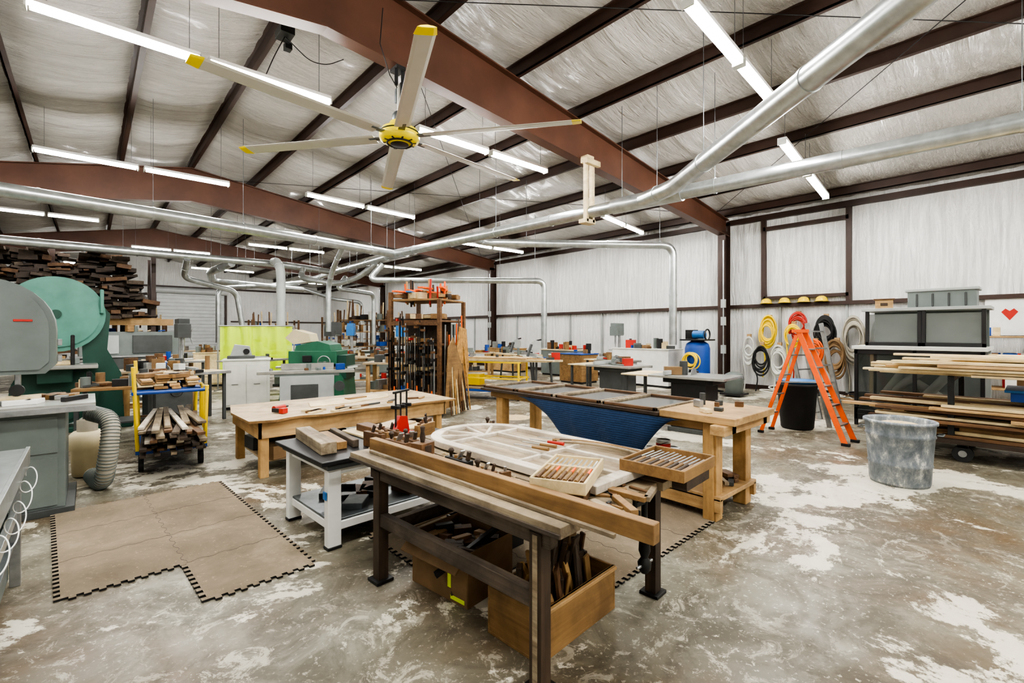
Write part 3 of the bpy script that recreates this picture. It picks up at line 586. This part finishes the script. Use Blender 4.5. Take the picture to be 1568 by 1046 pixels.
for y in(0,1.2): b.box(.1,y,.75,.05,.05,1.5,'w_darkz'); b.box(.7,y,.75,.05,.05,1.5,'w_darkz')
for z in(.5,1.0,1.5): b.box(.4,.6,z,.7,1.3,.03,'w_pine')
for i in range(24): b.box(rnd(.2,.6),rnd(.1,1.1),random.choice([.5,1.0,1.5])+.1,rnd(.1,.2),rnd(.08,.2),.17,random.choice(['card','blue','greymc','white','red','w_light']))
b.done()
b=B('stacked_sheet_goods',(12.4,1.9,0),0,bev=.002)
for i in range(8): b.box(.1*i+.2,.0+rnd(-.1,.1),.75+rnd(-.1,.2),.03,rnd(.7,1.0),1.5+rnd(-.2,.4),random.choice(['w_brown','w_light','greylt','w_ply','w_dark']),ry=8)
b.done()

# ------------------------------------------------------------ clamp rack
b=B('clamp_storage_rack',(4.29,8.25,0),-62,bev=.003)
Wd,Dp=1.05,1.0
for x in(0,Wd):
    for y in(0,Dp): b.box(x,y,1.2,.07,.07,2.0 if x else 2.3,'w_brown'); b.cyl((x,y-.02,.07),(x,y+.02,.07),.07,'rubber'); b.box(x,y,.17,.08,.08,.06,'iron')
for z in(.25,.8,1.35,1.8,2.2): b.box(Wd/2,Dp/2,z,Wd,Dp,.035,'w_brown' if z<2 else 'w_honeyx')
for z in(.45,1.15,1.75): b.box(Wd/2,0-.02,z,Wd,.035,.07,'w_brown')
b.box(Wd/2,Dp*.5,1.0,Wd*.95,.02,1.7,'w_dark')
for i in range(20):
    x=.03+i*.052+rnd(-.01,.01); L_=rnd(.9,1.5); z0=rnd(.3,.55); y=-.07-rnd(0,.06); top=z0+L_
    b.box(x,y,z0+L_/2,.012,.03,L_,random.choice(['iron','iron','steel','galvdark'])); b.box(x,y-.06,top-.06,.03,.13,.04,random.choice(['iron','red','w_brown','w_brown'])); b.box(x,y-.06,z0+rnd(.2,.8),.035,.13,.05,'iron')
    if i%2: b.cyl((x,y-.1,z0+.05),(x,y-.1,z0+.2),.014,random.choice(['w_honey','w_brown','w_brown','orange']),n=8)
for i in range(46): b.box(rnd(.08,Wd-.08),rnd(.1,Dp-.1),random.choice([.82,1.37,1.82,2.22,2.22])+.07,rnd(.05,.3),rnd(.05,.4),rnd(.05,.14),random.choice(['w_honey','w_pine','w_brown','card','w_dark','w_light']),rz=rnd(0,90))
for i in range(18): b.box(rnd(.1,Wd-.1),rnd(.1,.9),2.32+rnd(.0,.12),rnd(.05,.12),rnd(.3,.8),.03,random.choice(['w_honey','w_brown','w_pine','orange','bluelt']),rz=rnd(-30,30))
for i in range(14): x=rnd(.05,1.0); b.box(x,rnd(.1,.9),2.35,.03,.03,rnd(.2,.55),random.choice(['w_pinez','w_darkz','orange','iron','red']),rx=rnd(-8,8))
for i in range(10): y=.1+.09*i; b.box(Wd+.06,y,1.0+rnd(-.2,.3),.02,.03,rnd(.9,1.5),random.choice(['iron','w_brown','steel','orange']),rx=rnd(-4,4))
b.prism([(-.1,.2),(.5,.25),(.72,.9),(.6,1.65),(.3,1.7),(.15,1.2)],(Wd+.10,.3,0),(0,1,0),(0,0,1),.018,'osb'); b.prism([(.1,.2),(.7,.2),(.8,.9),(.4,1.5),(.2,1.3)],(Wd+.14,-.15,0),(0,1,0),(0,0,1),.018,'w_honey')
for i in range(9): b.bar((Wd+.2,.1+.1*i,.05),(Wd+.12,.12+.08*i,rnd(.8,1.6)),.03,.02,random.choice(['w_brown','osb','w_light','w_dark']))
b.done()

# ------------------------------------------------------------ left machines
b=B('grey_band_saw',(-.68,6.0,0),0,bev=.012)
b.bb(-.5,.52,-.25,.55,0,.90,'greymc'); b.bb(-.45,.47,-.265,-.25,.08,.5,'greymc'); b.bb(-.45,.47,-.265,-.25,.54,.86,'greymc'); b.bb(-.55,.58,-.3,.6,0,.06,'greydk')
b.bb(-.55,.72,-.38,.45,.93,.97,'castiron'); b.bb(-.3,.4,-.2,.3,.88,.94,'greydk'); b.bb(-.5,.72,-.40,-.36,.90,.95,'steel')
q=[(-.45,1.25)]+[(.45*math.cos(math.radians(a)),1.62+.45*math.sin(math.radians(a))) for a in range(180,-1,-12)]+[(.45,1.3),(.38,1.22),(-.38,1.22)]
b.prism(q,(0,.28,0),(1,0,0),(0,0,1),.28,'greymc'); b.prism([(x*.9,1.6+(z-1.6)*.9) for x,z in q],(0,.0,0),(1,0,0),(0,0,1),.02,'greymc')
b.bb(-.46,-.26,.02,.3,.9,1.4,'greymc'); b.box(.2,-.01,1.55,.22,.01,.05,'greydk'); b.box(.2,.1,1.1,.04,.04,.4,'steel'); b.cyl((.2,.0,1.08),(.2,.05,1.08),.05,'black'); b.box(.1,.1,.99,.5,.06,.05,'steel')
b.box(.24,-.025,1.70,.12,.006,.02,'red'); b.box(.25,-.0,1.45,.12,.03,.08,'greydk')
for z in(1.35,1.5): b.box(.47,.15,z,.03,.05,.06,'steel')
b.bb(.1,.35,-.1,.1,.97,1.03,'w_light')
for i in range(16): b.box(rnd(.0,.6),rnd(-.25,.3),.97+.02,rnd(.05,.25),rnd(.04,.1),.04,random.choice(['steel','w_honeyx','white','black','w_brown']),rz=rnd(0,90))
b.done()
b=B('teal_band_saw',(-.4,10.4,0),0,bev=.012)
for z,r in((1.88,.60),(.62,.52)):
    q=[(r*math.cos(math.radians(a)),z+r*math.sin(math.radians(a))) for a in range(0,360,10)]
    mm='teal' if z>1 else 'greendk'
    b.prism(q,(0,.3,0),(1,0,0),(0,0,1),.3,mm); b.prism([(x*.88,z+(k_-z)*.88) for x,k_ in q],(0,0,0),(1,0,0),(0,0,1),.03,mm); b.cyl((0,-.06,z),(0,0,z),.07,'greendk')
b.prism([(.35,.05),(.85,.0),(.8,.9),(.62,1.3),(.66,1.9),(.45,2.2),(.3,1.5)],(0,.35,0),(1,0,0),(0,0,1),.25,'greendk')
b.bb(-.5,.5,-.5,.3,1.02,1.08,'castiron'); b.bb(-.2,.2,-.3,.2,.8,1.02,'greendk'); b.bb(-.7,.95,-.2,.5,0,.08,'greendk'); b.box(.55,-.02,2.1,.05,.1,.4,'teal'); b.box(.2,-.3,1.3,.05,.05,.5,'iron'); b.bb(-.3,.2,-.3,0,1.08,1.14,'w_light')
junk(b,-.4,.4,-.4,.0,1.08,6,s=.7); b.done()
b=B('machine_side_table',(.35,8.9,0),-10,bev=.004)
b.bb(-.5,.4,-.3,.3,.78,.82,'w_honeyx')
for x in(-.45,.35):
    for y in(-.25,.25): b.box(x,y,.39,.05,.05,.78,'greydk')
b.bb(-.45,.35,-.25,.25,.3,.33,'greydk'); junk(b,-.45,.3,-.2,.2,.82,18,s=.9); junk(b,-.35,.25,-.15,.15,.33,6,s=1.1); b.done()
b=B('flexible_dust_hose',(.12,6.15,0),bev=0)
P=fillet([(-.1,.4,.75),(.05,.1,.72),(.02,0,.4),(-.02,.1,.06),(-.1,.5,.09)],.25,10)
b.tube(P,.075,'flex',14)
dense=[]
for i in range(len(P)-1):
    nseg=max(1,int((P[i+1]-P[i]).length/.025))
    for k in range(nseg): dense.append((P[i].lerp(P[i+1],k/nseg),(P[i+1]-P[i]).normalized()))
for q,d in dense: b.ring(q,.077,.006,'greymc',d,14,4)
b.done()
b=B('cream_dust_hopper',(-.02,7.05,0),bev=0); b.lathe([(0,.02),(.13,.02),(.14,.3),(.17,.32),(.17,.45),(.12,.5),(0,.5)],(0,0,0),'beige'); b.lathe([(.09,.5),(.09,.62)],(0,0,0),'flex'); b.done()

b=B('metal_bench',(-1.3,1.0,0),0,bev=.004)
b.bb(0,1.0,0,3.4,.80,.84,'galv'); b.bb(.99,1.01,0,3.4,.74,.85,'galv')
for y in(.1,1.6,3.3):
    for x in(.1,.95): b.box(x,y,.4,.05,.05,.8,'steel')
b.bb(.05,.95,.05,3.3,.25,.28,'galvdark'); b.bb(.93,.96,.1,3.3,.42,.48,'galv'); b.bb(.90,.92,.1,3.3,.05,.74,'greymc')
b.tube([(1.03+.03*math.cos(k*.2),.1+k*.0105,.69+.055*math.sin(k*.2)+.02*math.sin(k*.05)) for k in range(300)],.004,'white',5)
b.bb(.3,.7,2.7,3.2,.84,.9,'greymc')
for i in range(18): b.box(rnd(.2,.9),rnd(2.2,3.3),.86,rnd(.05,.2),rnd(.05,.2),.04,random.choice(['steel','black','w_honeyx','greydk']),rz=rnd(0,90))
b.done()

b=B('panel_cart',(.38,6.75,0),-4,bev=.003)
for x in(.05,.62):
    for y in(.1,1.4): b.cyl((x-.025,y,.09),(x+.025,y,.09),.09,'rubber'); b.box(x,y,.19,.05,.12,.05,'iron')
b.bb(0,.68,0,1.6,.21,.25,'blue')
for x in(.02,.66):
    for y in(0.03,.08,1.5,1.57): b.tube([(x,y,.25),(x-.04 if x<.3 else x+.02,y-.02,1.2 if x<.3 else .95)],.02,'yellow',10)
for y in(.3,.5,.7): b.tube([(.67,y,.4),(.67,y,.93)],.018,'yellow',10)
b.tube([(-.02,.0,.9),(-.02,1.6,.9)],.02,'blue',8); b.tube([(.68,.0,.9),(.68,1.6,.9)],.02,'blue',8); b.tube([(-.02,.03,.9),(.68,.03,.9)],.02,'blue',8); b.bb(-.02,.68,.5,1.6,.86,.89,'blue')
boards(b,.04,.64,-.3,1.5,.25,4,7,['w_barn','w_weather','w_brown','w_dark'],.035,.4,'y',3)
boards(b,.08,.60,-.35,1.4,.39,5,6,['w_barn','w_weather','w_brown','w_dark','w_white'],.035,.5,'y',7)
boards(b,.0,.62,.5,1.4,.89,4,4,['w_light','w_pine','w_honey'],.03,.2,'y',5)
for i in range(16): b.box(rnd(.1,.55),rnd(.55,1.3),1.04,rnd(.1,.3),rnd(.05,.2),.05,random.choice(['w_light','card','w_honeyx','black']),rz=rnd(0,90))
b.done()
b=B('lumber_storage_rack',(-3.1,18.6,0),0,bev=0)
for x in(.1,2.3,4.6):
    for y in(.1,1.3): b.box(x,y,2.0,.12,.12,4.0,'steelbrown')
for z in(.7,2.0): b.bb(0,5.1,-.05,.05,z-.2,z,'w_pinex'); b.bb(0,4.8,1.3,1.38,z-.12,z,'w_honeyx'); b.bb(0,4.8,0,1.4,z,z+.03,'w_pinex')
for i in range(480):
    z=2.06+rnd(0,1)**1.3*1.8; x=rnd(.1,4.6-.4*(z-2)); b.box(x,rnd(.2,.9),z,rnd(.08,.5),rnd(1.0,1.8),rnd(.04,.14),random.choice(['w_dark','w_dark','w_dark','w_brown','w_barn']),rx=rnd(-5,5),ry=rnd(-10,10),rz=rnd(-12,12))
for i in range(60): b.box(rnd(.2,4.6),rnd(.3,.9),rnd(.75,1.5),rnd(.1,.4),rnd(1,1.5),.08,random.choice(['w_dark','w_brown','w_pine']),ry=rnd(-8,8))
b.done()
b=B('sheet_metal_stack',(-.3,16.6,0),5); b.bb(0,2.4,0,.6,0,.9,'greydk'); b.bb(-.05,2.45,-.05,.65,.9,.95,'steel'); b.bb(.1,2.3,.1,.5,.95,1.6,'greymc'); b.bb(.2,.9,.05,.1,1.0,1.5,'greylt'); b.bb(1.2,2.1,.05,.1,1.0,1.5,'greydk'); junk(b,.2,2.2,.1,.4,1.6,7); b.done()

def table_saw(at,rz,base='greymc',w=1.0,l=.75,wing=.5,nm='table_saw',nj=4):
    b=B(nm,at,rz,bev=.006); b.bb(-.28,.28,-.26,.26,0,.78,base); b.bb(-.32,.32,-.3,.3,0,.07,'greydk'); b.bb(-w/2,w/2,-l/2,l/2,.86,.90,'castiron'); b.bb(-.4,.4,-.3,.3,.78,.86,base)
    b.bb(w/2,w/2+wing,-l/2,l/2,.865,.89,'w_lightx'); b.box(w/2+wing-.06,-l/2+.08,.43,.05,.05,.86,'greydk'); b.box(w/2+wing-.06,l/2-.08,.43,.05,.05,.86,'greydk')
    b.box(0+wing/2,-l/2-.03,.87,w+wing,.05,.05,'steel'); b.box(.3,0,.94,.05,l+.05,.07,'greylt'); b.box(.3,-l/2-.08,.92,.12,.1,.05,'black'); b.prism([(-.12,0),(.14,0),(.1,.08),(0,.12),(-.08,.09)],(0,.01,.9),(0,1,0),(0,0,1),.008,'steel')
    b.cyl((0,-.27,.6),(0,-.33,.6),.02,'steel'); b.ring((0,-.34,.6),.09,.012,'black',(0,1,0),20,6); b.box(-.18,-.27,.68,.09,.02,.12,'black'); b.box(-.18,-.285,.66,.03,.02,.03,'red'); junk(b,-w/2+.1,w/2+wing-.1,-l/2+.1,l/2-.1,.9,nj); b.done()
def drawers(at,rz,w,d,h,m,nm,rows=4,cols=2,top=None,nj=0):
    b=B(nm,at,rz,bev=.004); b.bb(0,w,0,d,.06,h-.03,m); b.bb(.03,w-.03,.03,d-.03,0,.06,'black'); b.bb(-.02,w+.02,-.02,d+.02,h-.03,h,top or m)
    for i in range(rows):
        for j in range(cols):
            z0=.1+(h-.18)*i/rows; z1=.1+(h-.18)*(i+1)/rows-.02; x0=.03+(w-.06)*j/cols; x1=.03+(w-.06)*(j+1)/cols-.02
            b.bb(x0,x1,-.018,0,z0,z1,m); b.bb((x0+x1)/2-.06,(x0+x1)/2+.06,-.035,-.018,(z0+z1)/2,(z0+z1)/2+.015,'steel')
    junk(b,.1,w-.1,.1,d-.1,h,nj,s=1.3); b.done()
def drill_press(at,rz,m='greydk'):
    b=B('drill_press',at,rz,bev=.006); b.bb(-.22,.22,-.35,.2,0,.06,m); b.cyl((0,.1,.05),(0,.1,1.75),.045,'steel'); b.box(0,-.1,1.62,.24,.55,.3,m); b.cyl((0,-.2,1.2),(0,-.2,1.5),.03,'steel'); b.cyl((0,-.2,1.1),(0,-.2,1.2),.015,'steel'); b.box(0,-.15,1.0,.36,.36,.03,'castiron'); b.bar((0,.1,.97),(0,-.1,.97),.08,.06,m); b.box(0,-.05,1.82,.2,.6,.12,m); b.cyl((0,.25,1.5),(0,.25,1.8),.09,m)
    for a in(0,120,240): b.bar((.12,-.15,1.5),(.16,-.15+.2*math.cos(math.radians(a)),1.5+.2*math.sin(math.radians(a))),.012,.012,'steel')
    b.done()
b=B('green_planer',(4.1,11.5,0),-40,bev=.012)
b.prism([(-.75,0),(.75,0),(.7,.5),(.62,.62),(-.62,.62),(-.7,.5)],(0,.45,0),(1,0,0),(0,0,1),.9,'green')
b.bb(-.55,.55,-.42,.42,.85,1.15,'green'); b.bb(-.45,.45,-.35,.35,.6,.9,'greendk'); b.prism([(-.42,1.15),(.42,1.15),(.38,1.3),(.1,1.38),(-.38,1.28)],(0,.4,0),(1,0,0),(0,0,1),.8,'green')
b.bb(-.9,.9,-.3,.3,.74,.79,'castiron'); b.bb(.55,.75,-.35,.35,.5,1.05,'greendk'); b.bb(-.35,.35,-.46,-.42,.15,.55,'greendk'); b.bb(-.2,-.0,-.5,-.45,.9,1.05,'black')
b.ring((.3,-.52,.9),.14,.014,'steel',(0,1,0)); b.bar((.17,-.52,.9),(.43,-.52,.9),.015,.015,'steel'); b.cyl((.3,-.52,.9),(.3,-.42,.9),.02,'steel')
b.prism([(-.3,1.3),(.1,1.36),(.05,1.55),(-.3,1.65),(-.5,1.45)],(-.2,.25,0),(1,0,0),(0,0,1),.5,'beige')
b.cyl((-.55,.35,.4),(-.55,.7,.4),.16,'greendk'); b.done()
b=B('jointer',(3.3,9.9,0),-20,bev=.008); b.bb(-.5,.5,-.2,.2,0,.72,'greylt'); b.bb(-.9,.9,-.18,.18,.76,.82,'castiron'); b.bb(-.6,.6,-.16,.16,.7,.77,'greymc'); b.bb(-.5,.5,.12,.16,.82,.95,'castiron'); b.cyl((.6,-.3,.5),(.6,-.2,.5),.1,'greydk'); b.bb(-.3,.2,-.22,-.2,.2,.55,'greydk'); junk(b,-.8,.8,-.15,.1,.82,10,s=.7); b.done()
drawers((2.0,11.0,0),-15,.85,.6,1.03,'offwhite','white_machine_cabinet',1,2)
b=B('portable_bandsaw_head',(2.4,11.3,1.031),-15); b.box(0,0,.03,.5,.3,.06,'greydk'); b.prism([(-.2,0),(.2,0),(.15,.2),(-.12,.24)],(0,.1,.06),(1,0,0),(0,0,1),.2,'greylt'); b.cyl((.1,-.15,.15),(.1,-.1,.15),.06,'black'); b.done()
b=B('welding_curtain',(2.6,14.9,0),-25,bev=0)
for x in(0,1.9): b.cyl((x,0,0),(x,0,1.78),.02,'steel'); b.bar((x,-.3,.02),(x,.3,.02),.04,.03,'steel')
b.cyl((0,0,1.76),(1.9,0,1.76),.018,'steel')
vs=[];n=60
for i in range(n+1):
    x=.04+1.82*i/n
    for z in(1.74,1.2,.6,.42): vs.append((x,.05*math.sin(x*16)+.0,z))
b.add(vs,[(i*4+j,i*4+j+1,(i+1)*4+j+1,(i+1)*4+j) for i in range(n) for j in range(3)],'curtain',True); b.done()
table_saw((1.2,14.2,0),-10,'offwhite',nj=9); table_saw((1.0,10.0,0),15,'greydk',.9,.7,.4,nj=12); table_saw((2.9,13.2,0),30,'greylt',nj=8); table_saw((4.4,15.0,0),-30,'greymc',.9,.7,.4,nj=6)
table_saw((7.3,3.7,0),95,'black',1.2,.85,.5,nj=3); table_saw((8.3,5.9,0),90,'greydk',1.1,.8,.5,nj=7); table_saw((8.2,16.8,0),20,'greymc'); table_saw((3.6,19.2,0),0,'green'); table_saw((9.8,7.0,0),80,'greylt',.9,.7,.4,nj=8)
drill_press((6.6,15.5,0),-30,'bluelt'); drill_press((5.4,13.9,0),-50); drill_press((1.5,12.5,0),0,'greydk'); drill_press((10.2,14.5,0),-60,'greymc'); drill_press((6.3,11.3,0),-50,'bluelt'); drill_press((.1,13.2,0),-20,'greendk'); drill_press((13.1,9.3,0),-80,'greymc')
drawers((12.9,6.9,0),90,1.9,.8,1.1,'white','white_drawer_cabinet',4,3,'offwhite',14); drawers((11.9,9.2,0),90,.9,.8,.92,'w_honey','wood_drawer_cabinet',4,2,'blue',6); drawers((13.3,10.8,0),90,1.6,.7,.95,'greymc','grey_tool_cabinet',4,3,'w_light',16)
drawers((12.9,13.5,0),90,1.8,.7,.95,'w_pine','pine_base_cabinet',3,3,None,18); drawers((12.9,19,0),90,2.5,.7,1.0,'bluelt','blue_tool_cabinet',4,3,None,18); drawers((12.6,29,0),90,3,.8,1.0,'offwhite','white_base_cabinet',3,4)
drawers((5.2,17.8,0),-20,.9,.6,1.1,'white','white_metal_cabinet',2,1,None,4); drawers((2.2,16.1,0),-10,1.2,.7,1.0,'w_light','wood_base_cabinet',2,2,None,12)
def miter(at,rz):
    b=B('miter_saw_stand',at,rz,bev=.004)
    for x in(-.6,.6):
        for y in(-.25,.25): b.bar((x,y,0),(x*.9,y*.8,.82),.05,.05,'greydk')
    b.bb(-1.1,1.1,-.3,.3,.82,.87,'w_lightx'); b.lathe([(0,.87),(.22,.87),(.22,.92),(0,.92)],(0,0,0),'greylt'); b.bb(-.3,.3,.04,.09,.9,1.0,'greylt')
    b.bar((0,.22,.92),(0,.1,1.25),.08,.06,'greydk'); b.cyl((-.03,-.02,1.2),(.03,-.02,1.2),.16,'greylt'); b.cyl((.03,-.02,1.2),(.2,.02,1.2),.06,'greydk'); b.bar((0,-.05,1.35),(0,-.2,1.38),.03,.04,'black')
    junk(b,-1,-.4,-.2,.2,.87,8); junk(b,.4,1,-.2,.2,.87,8); b.done()
miter((9.2,9.3,0),70); miter((10.6,11.6,0),80)
b=B('lumber_trolley',(7.2,8.9,0),-62,bev=.003)
for x in(-.9,.9):
    for y in(-.3,.3): b.box(x,y,.5,.04,.04,.8,'yellow'); b.cyl((x-.02,y,.08),(x+.02,y,.08),.08,'rubber')
for z in(.2,.5,.88): 
    for y in(-.3,.3): b.bar((-.95,y,z),(.95,y,z),.035,.035,'yellow' if z>.3 else 'blue')
    for x in(-.9,0,.9): b.bar((x,-.3,z),(x,.3,z),.035,.035,'yellow')
b.bb(-.9,.9,-.3,.3,.21,.23,'blue')
boards(b,-.35,.35,-1.3,1.4,.9,3,5,['w_light','w_pinex','w_lightx'],.03,.4,'x',2); boards(b,-.25,.25,-.8,.8,.23,3,4,['w_pinex','w_brown','w_lightx'],.03,.2,'x'); b.box(-.3,0,.42,.3,.3,.3,'yellow'); junk(b,-.8,.8,-.2,.2,.99,5,s=.7); b.done()
b=B('air_compressor',(12.2,6.1,0),0,bev=.004)
b.lathe([(0,.12),(.2,.14),(.30,.22),(.32,.35),(.32,1.15),(.28,1.28),(.15,1.36),(0,1.37)],(0,0,0),'blue',28)
for a in(0,120,240): x,y=.26*math.cos(math.radians(a)),.26*math.sin(math.radians(a)); b.bar((x,y,0),(x,y,.3),.05,.05,'black')
b.bb(-.3,.3,-.35,.35,1.36,1.4,'black'); b.cyl((-.1,-.25,1.52),(-.1,.05,1.52),.11,'bluelt'); b.bb(-.05,.2,.08,.32,1.4,1.65,'iron')
for i in range(7): b.ring((-.34-.012*i,rnd(-.03,.03),.86+rnd(-.05,.05)),rnd(.15,.22),.018,'yellow',(1,0,0))
b.ring((-.05,-.3,1.52),.14,.02,'black',(0,1,0)); b.done()
b=B('shop_vacuum',(11.9,5.0,0),bev=.003); b.lathe([(0,.08),(.2,.08),(.22,.4),(.23,.42),(.2,.55),(.1,.6),(0,.6)],(0,0,0),'greymc'); b.bb(-.25,.25,-.25,.25,.04,.09,'black'); b.tube(fillet([(0,.2,.4),(0,.5,.5),(.1,.6,.1),(.3,.4,.05)],.2),.03,'black',8); b.done()
def rack(nm,at,rz,w,zs,n):
    b=B(nm,at,rz,bev=0)
    for x in(0,w):
        for y in(0,.7): b.box(x,y,(zs[-1]+.4)/2,.08,.08,zs[-1]+.4,'w_brown')
    for z in zs: b.bb(0,w,0,.7,z-.03,z,'w_honeyx'); junk(b,.1,w-.1,.1,.6,z,n,('w_dark','w_honeyx','card','blue','w_light','offwhite','w_brown','black','greymc'),1.5)
    for i in range(10): b.box(rnd(.1,w-.1),.35,zs[-1]+.4,.05,.05,rnd(.4,.9),random.choice(['w_brown','w_light']),rx=rnd(-5,5),ry=rnd(-5,5))
    b.done()
rack('tall_wood_rack',(9.5,25.5,0),0,2.6,(.4,1.2,2.0),16); rack('parts_shelf_rack',(7.6,19.2,0),-30,2.0,(.4,1.0,1.6,2.1),14); rack('parts_shelf_rack',(-.2,20.6,0),0,2.2,(.4,1.0,1.6),12); rack('parts_shelf_rack',(9.2,19.5,0),-40,1.6,(.4,1.1,1.7),14); rack('parts_shelf_rack',(6.0,26.0,0),0,2.2,(.4,1.1,1.8),14)
for at,rz,l in(((5.6,20.3,0),70,2.4),((2.6,21.8,0),10,2.0),((8.8,23,0),30,2.2),((10.6,17.2,0),60,2.0),((6.2,24.3,0),0,2.4),((8.2,13.2,0),-40,2.0),((6.1,13.0,0),-30,1.6),((1.0,11.3,0),0,1.2),((10.0,13.3,0),-50,1.6),((7.4,11.3,0),-50,1.6),((5.4,10.3,0),-40,1.2)):
    b=B('shop_table',at,rz,bev=.003); b.bb(-l/2,l/2,-.4,.4,.84,.88,'w_ply')
    for x in(-l/2+.1,l/2-.1):
        for y in(-.3,.3): b.box(x,y,.42,.08,.08,.84,'w_pinez')
    b.bb(-l/2+.1,l/2-.1,-.3,.3,.2,.23,'w_pinex'); junk(b,-l/2+.15,l/2-.15,-.3,.3,.88,16,s=1.15); junk(b,-l/2+.2,l/2-.2,-.2,.2,.23,9,s=1.4); b.done()
for (x,y,r) in((2.5,6.9,.25),(1.0,8.6,.3),(5.9,6.5,.3)):
    b=B('sawdust_pile',(x,y,0),rnd(0,90),bev=0); b.lathe([(r,.001),(r*.6,.012),(r*.25,.02),(0,.024)],(0,0,0),'sawdust',14); b.done()

# ------------------------------------------------------------ world + camera
w=bpy.data.worlds.new('world'); bpy.context.scene.world=w; w.use_nodes=True; w.node_tree.nodes['Background'].inputs[0].default_value=(.8,.85,.9,1); w.node_tree.nodes['Background'].inputs[1].default_value=.3
try:
    vw=bpy.context.scene.view_settings; vw.view_transform='AgX'; vw.look='AgX - High Contrast'; vw.exposure=.75
except Exception as e: print(e)
cam=bpy.data.cameras.new('camera'); co=bpy.data.objects.new('camera',cam); bpy.context.scene.collection.objects.link(co)
cam.sensor_width=36; cam.lens=16.53; cam.shift_y=-15/1568; cam.clip_start=.05; cam.clip_end=200
co.location=(0,0,1.6); co.rotation_euler=(math.radians(90),0,math.radians(-41.92))
bpy.context.scene.camera=co
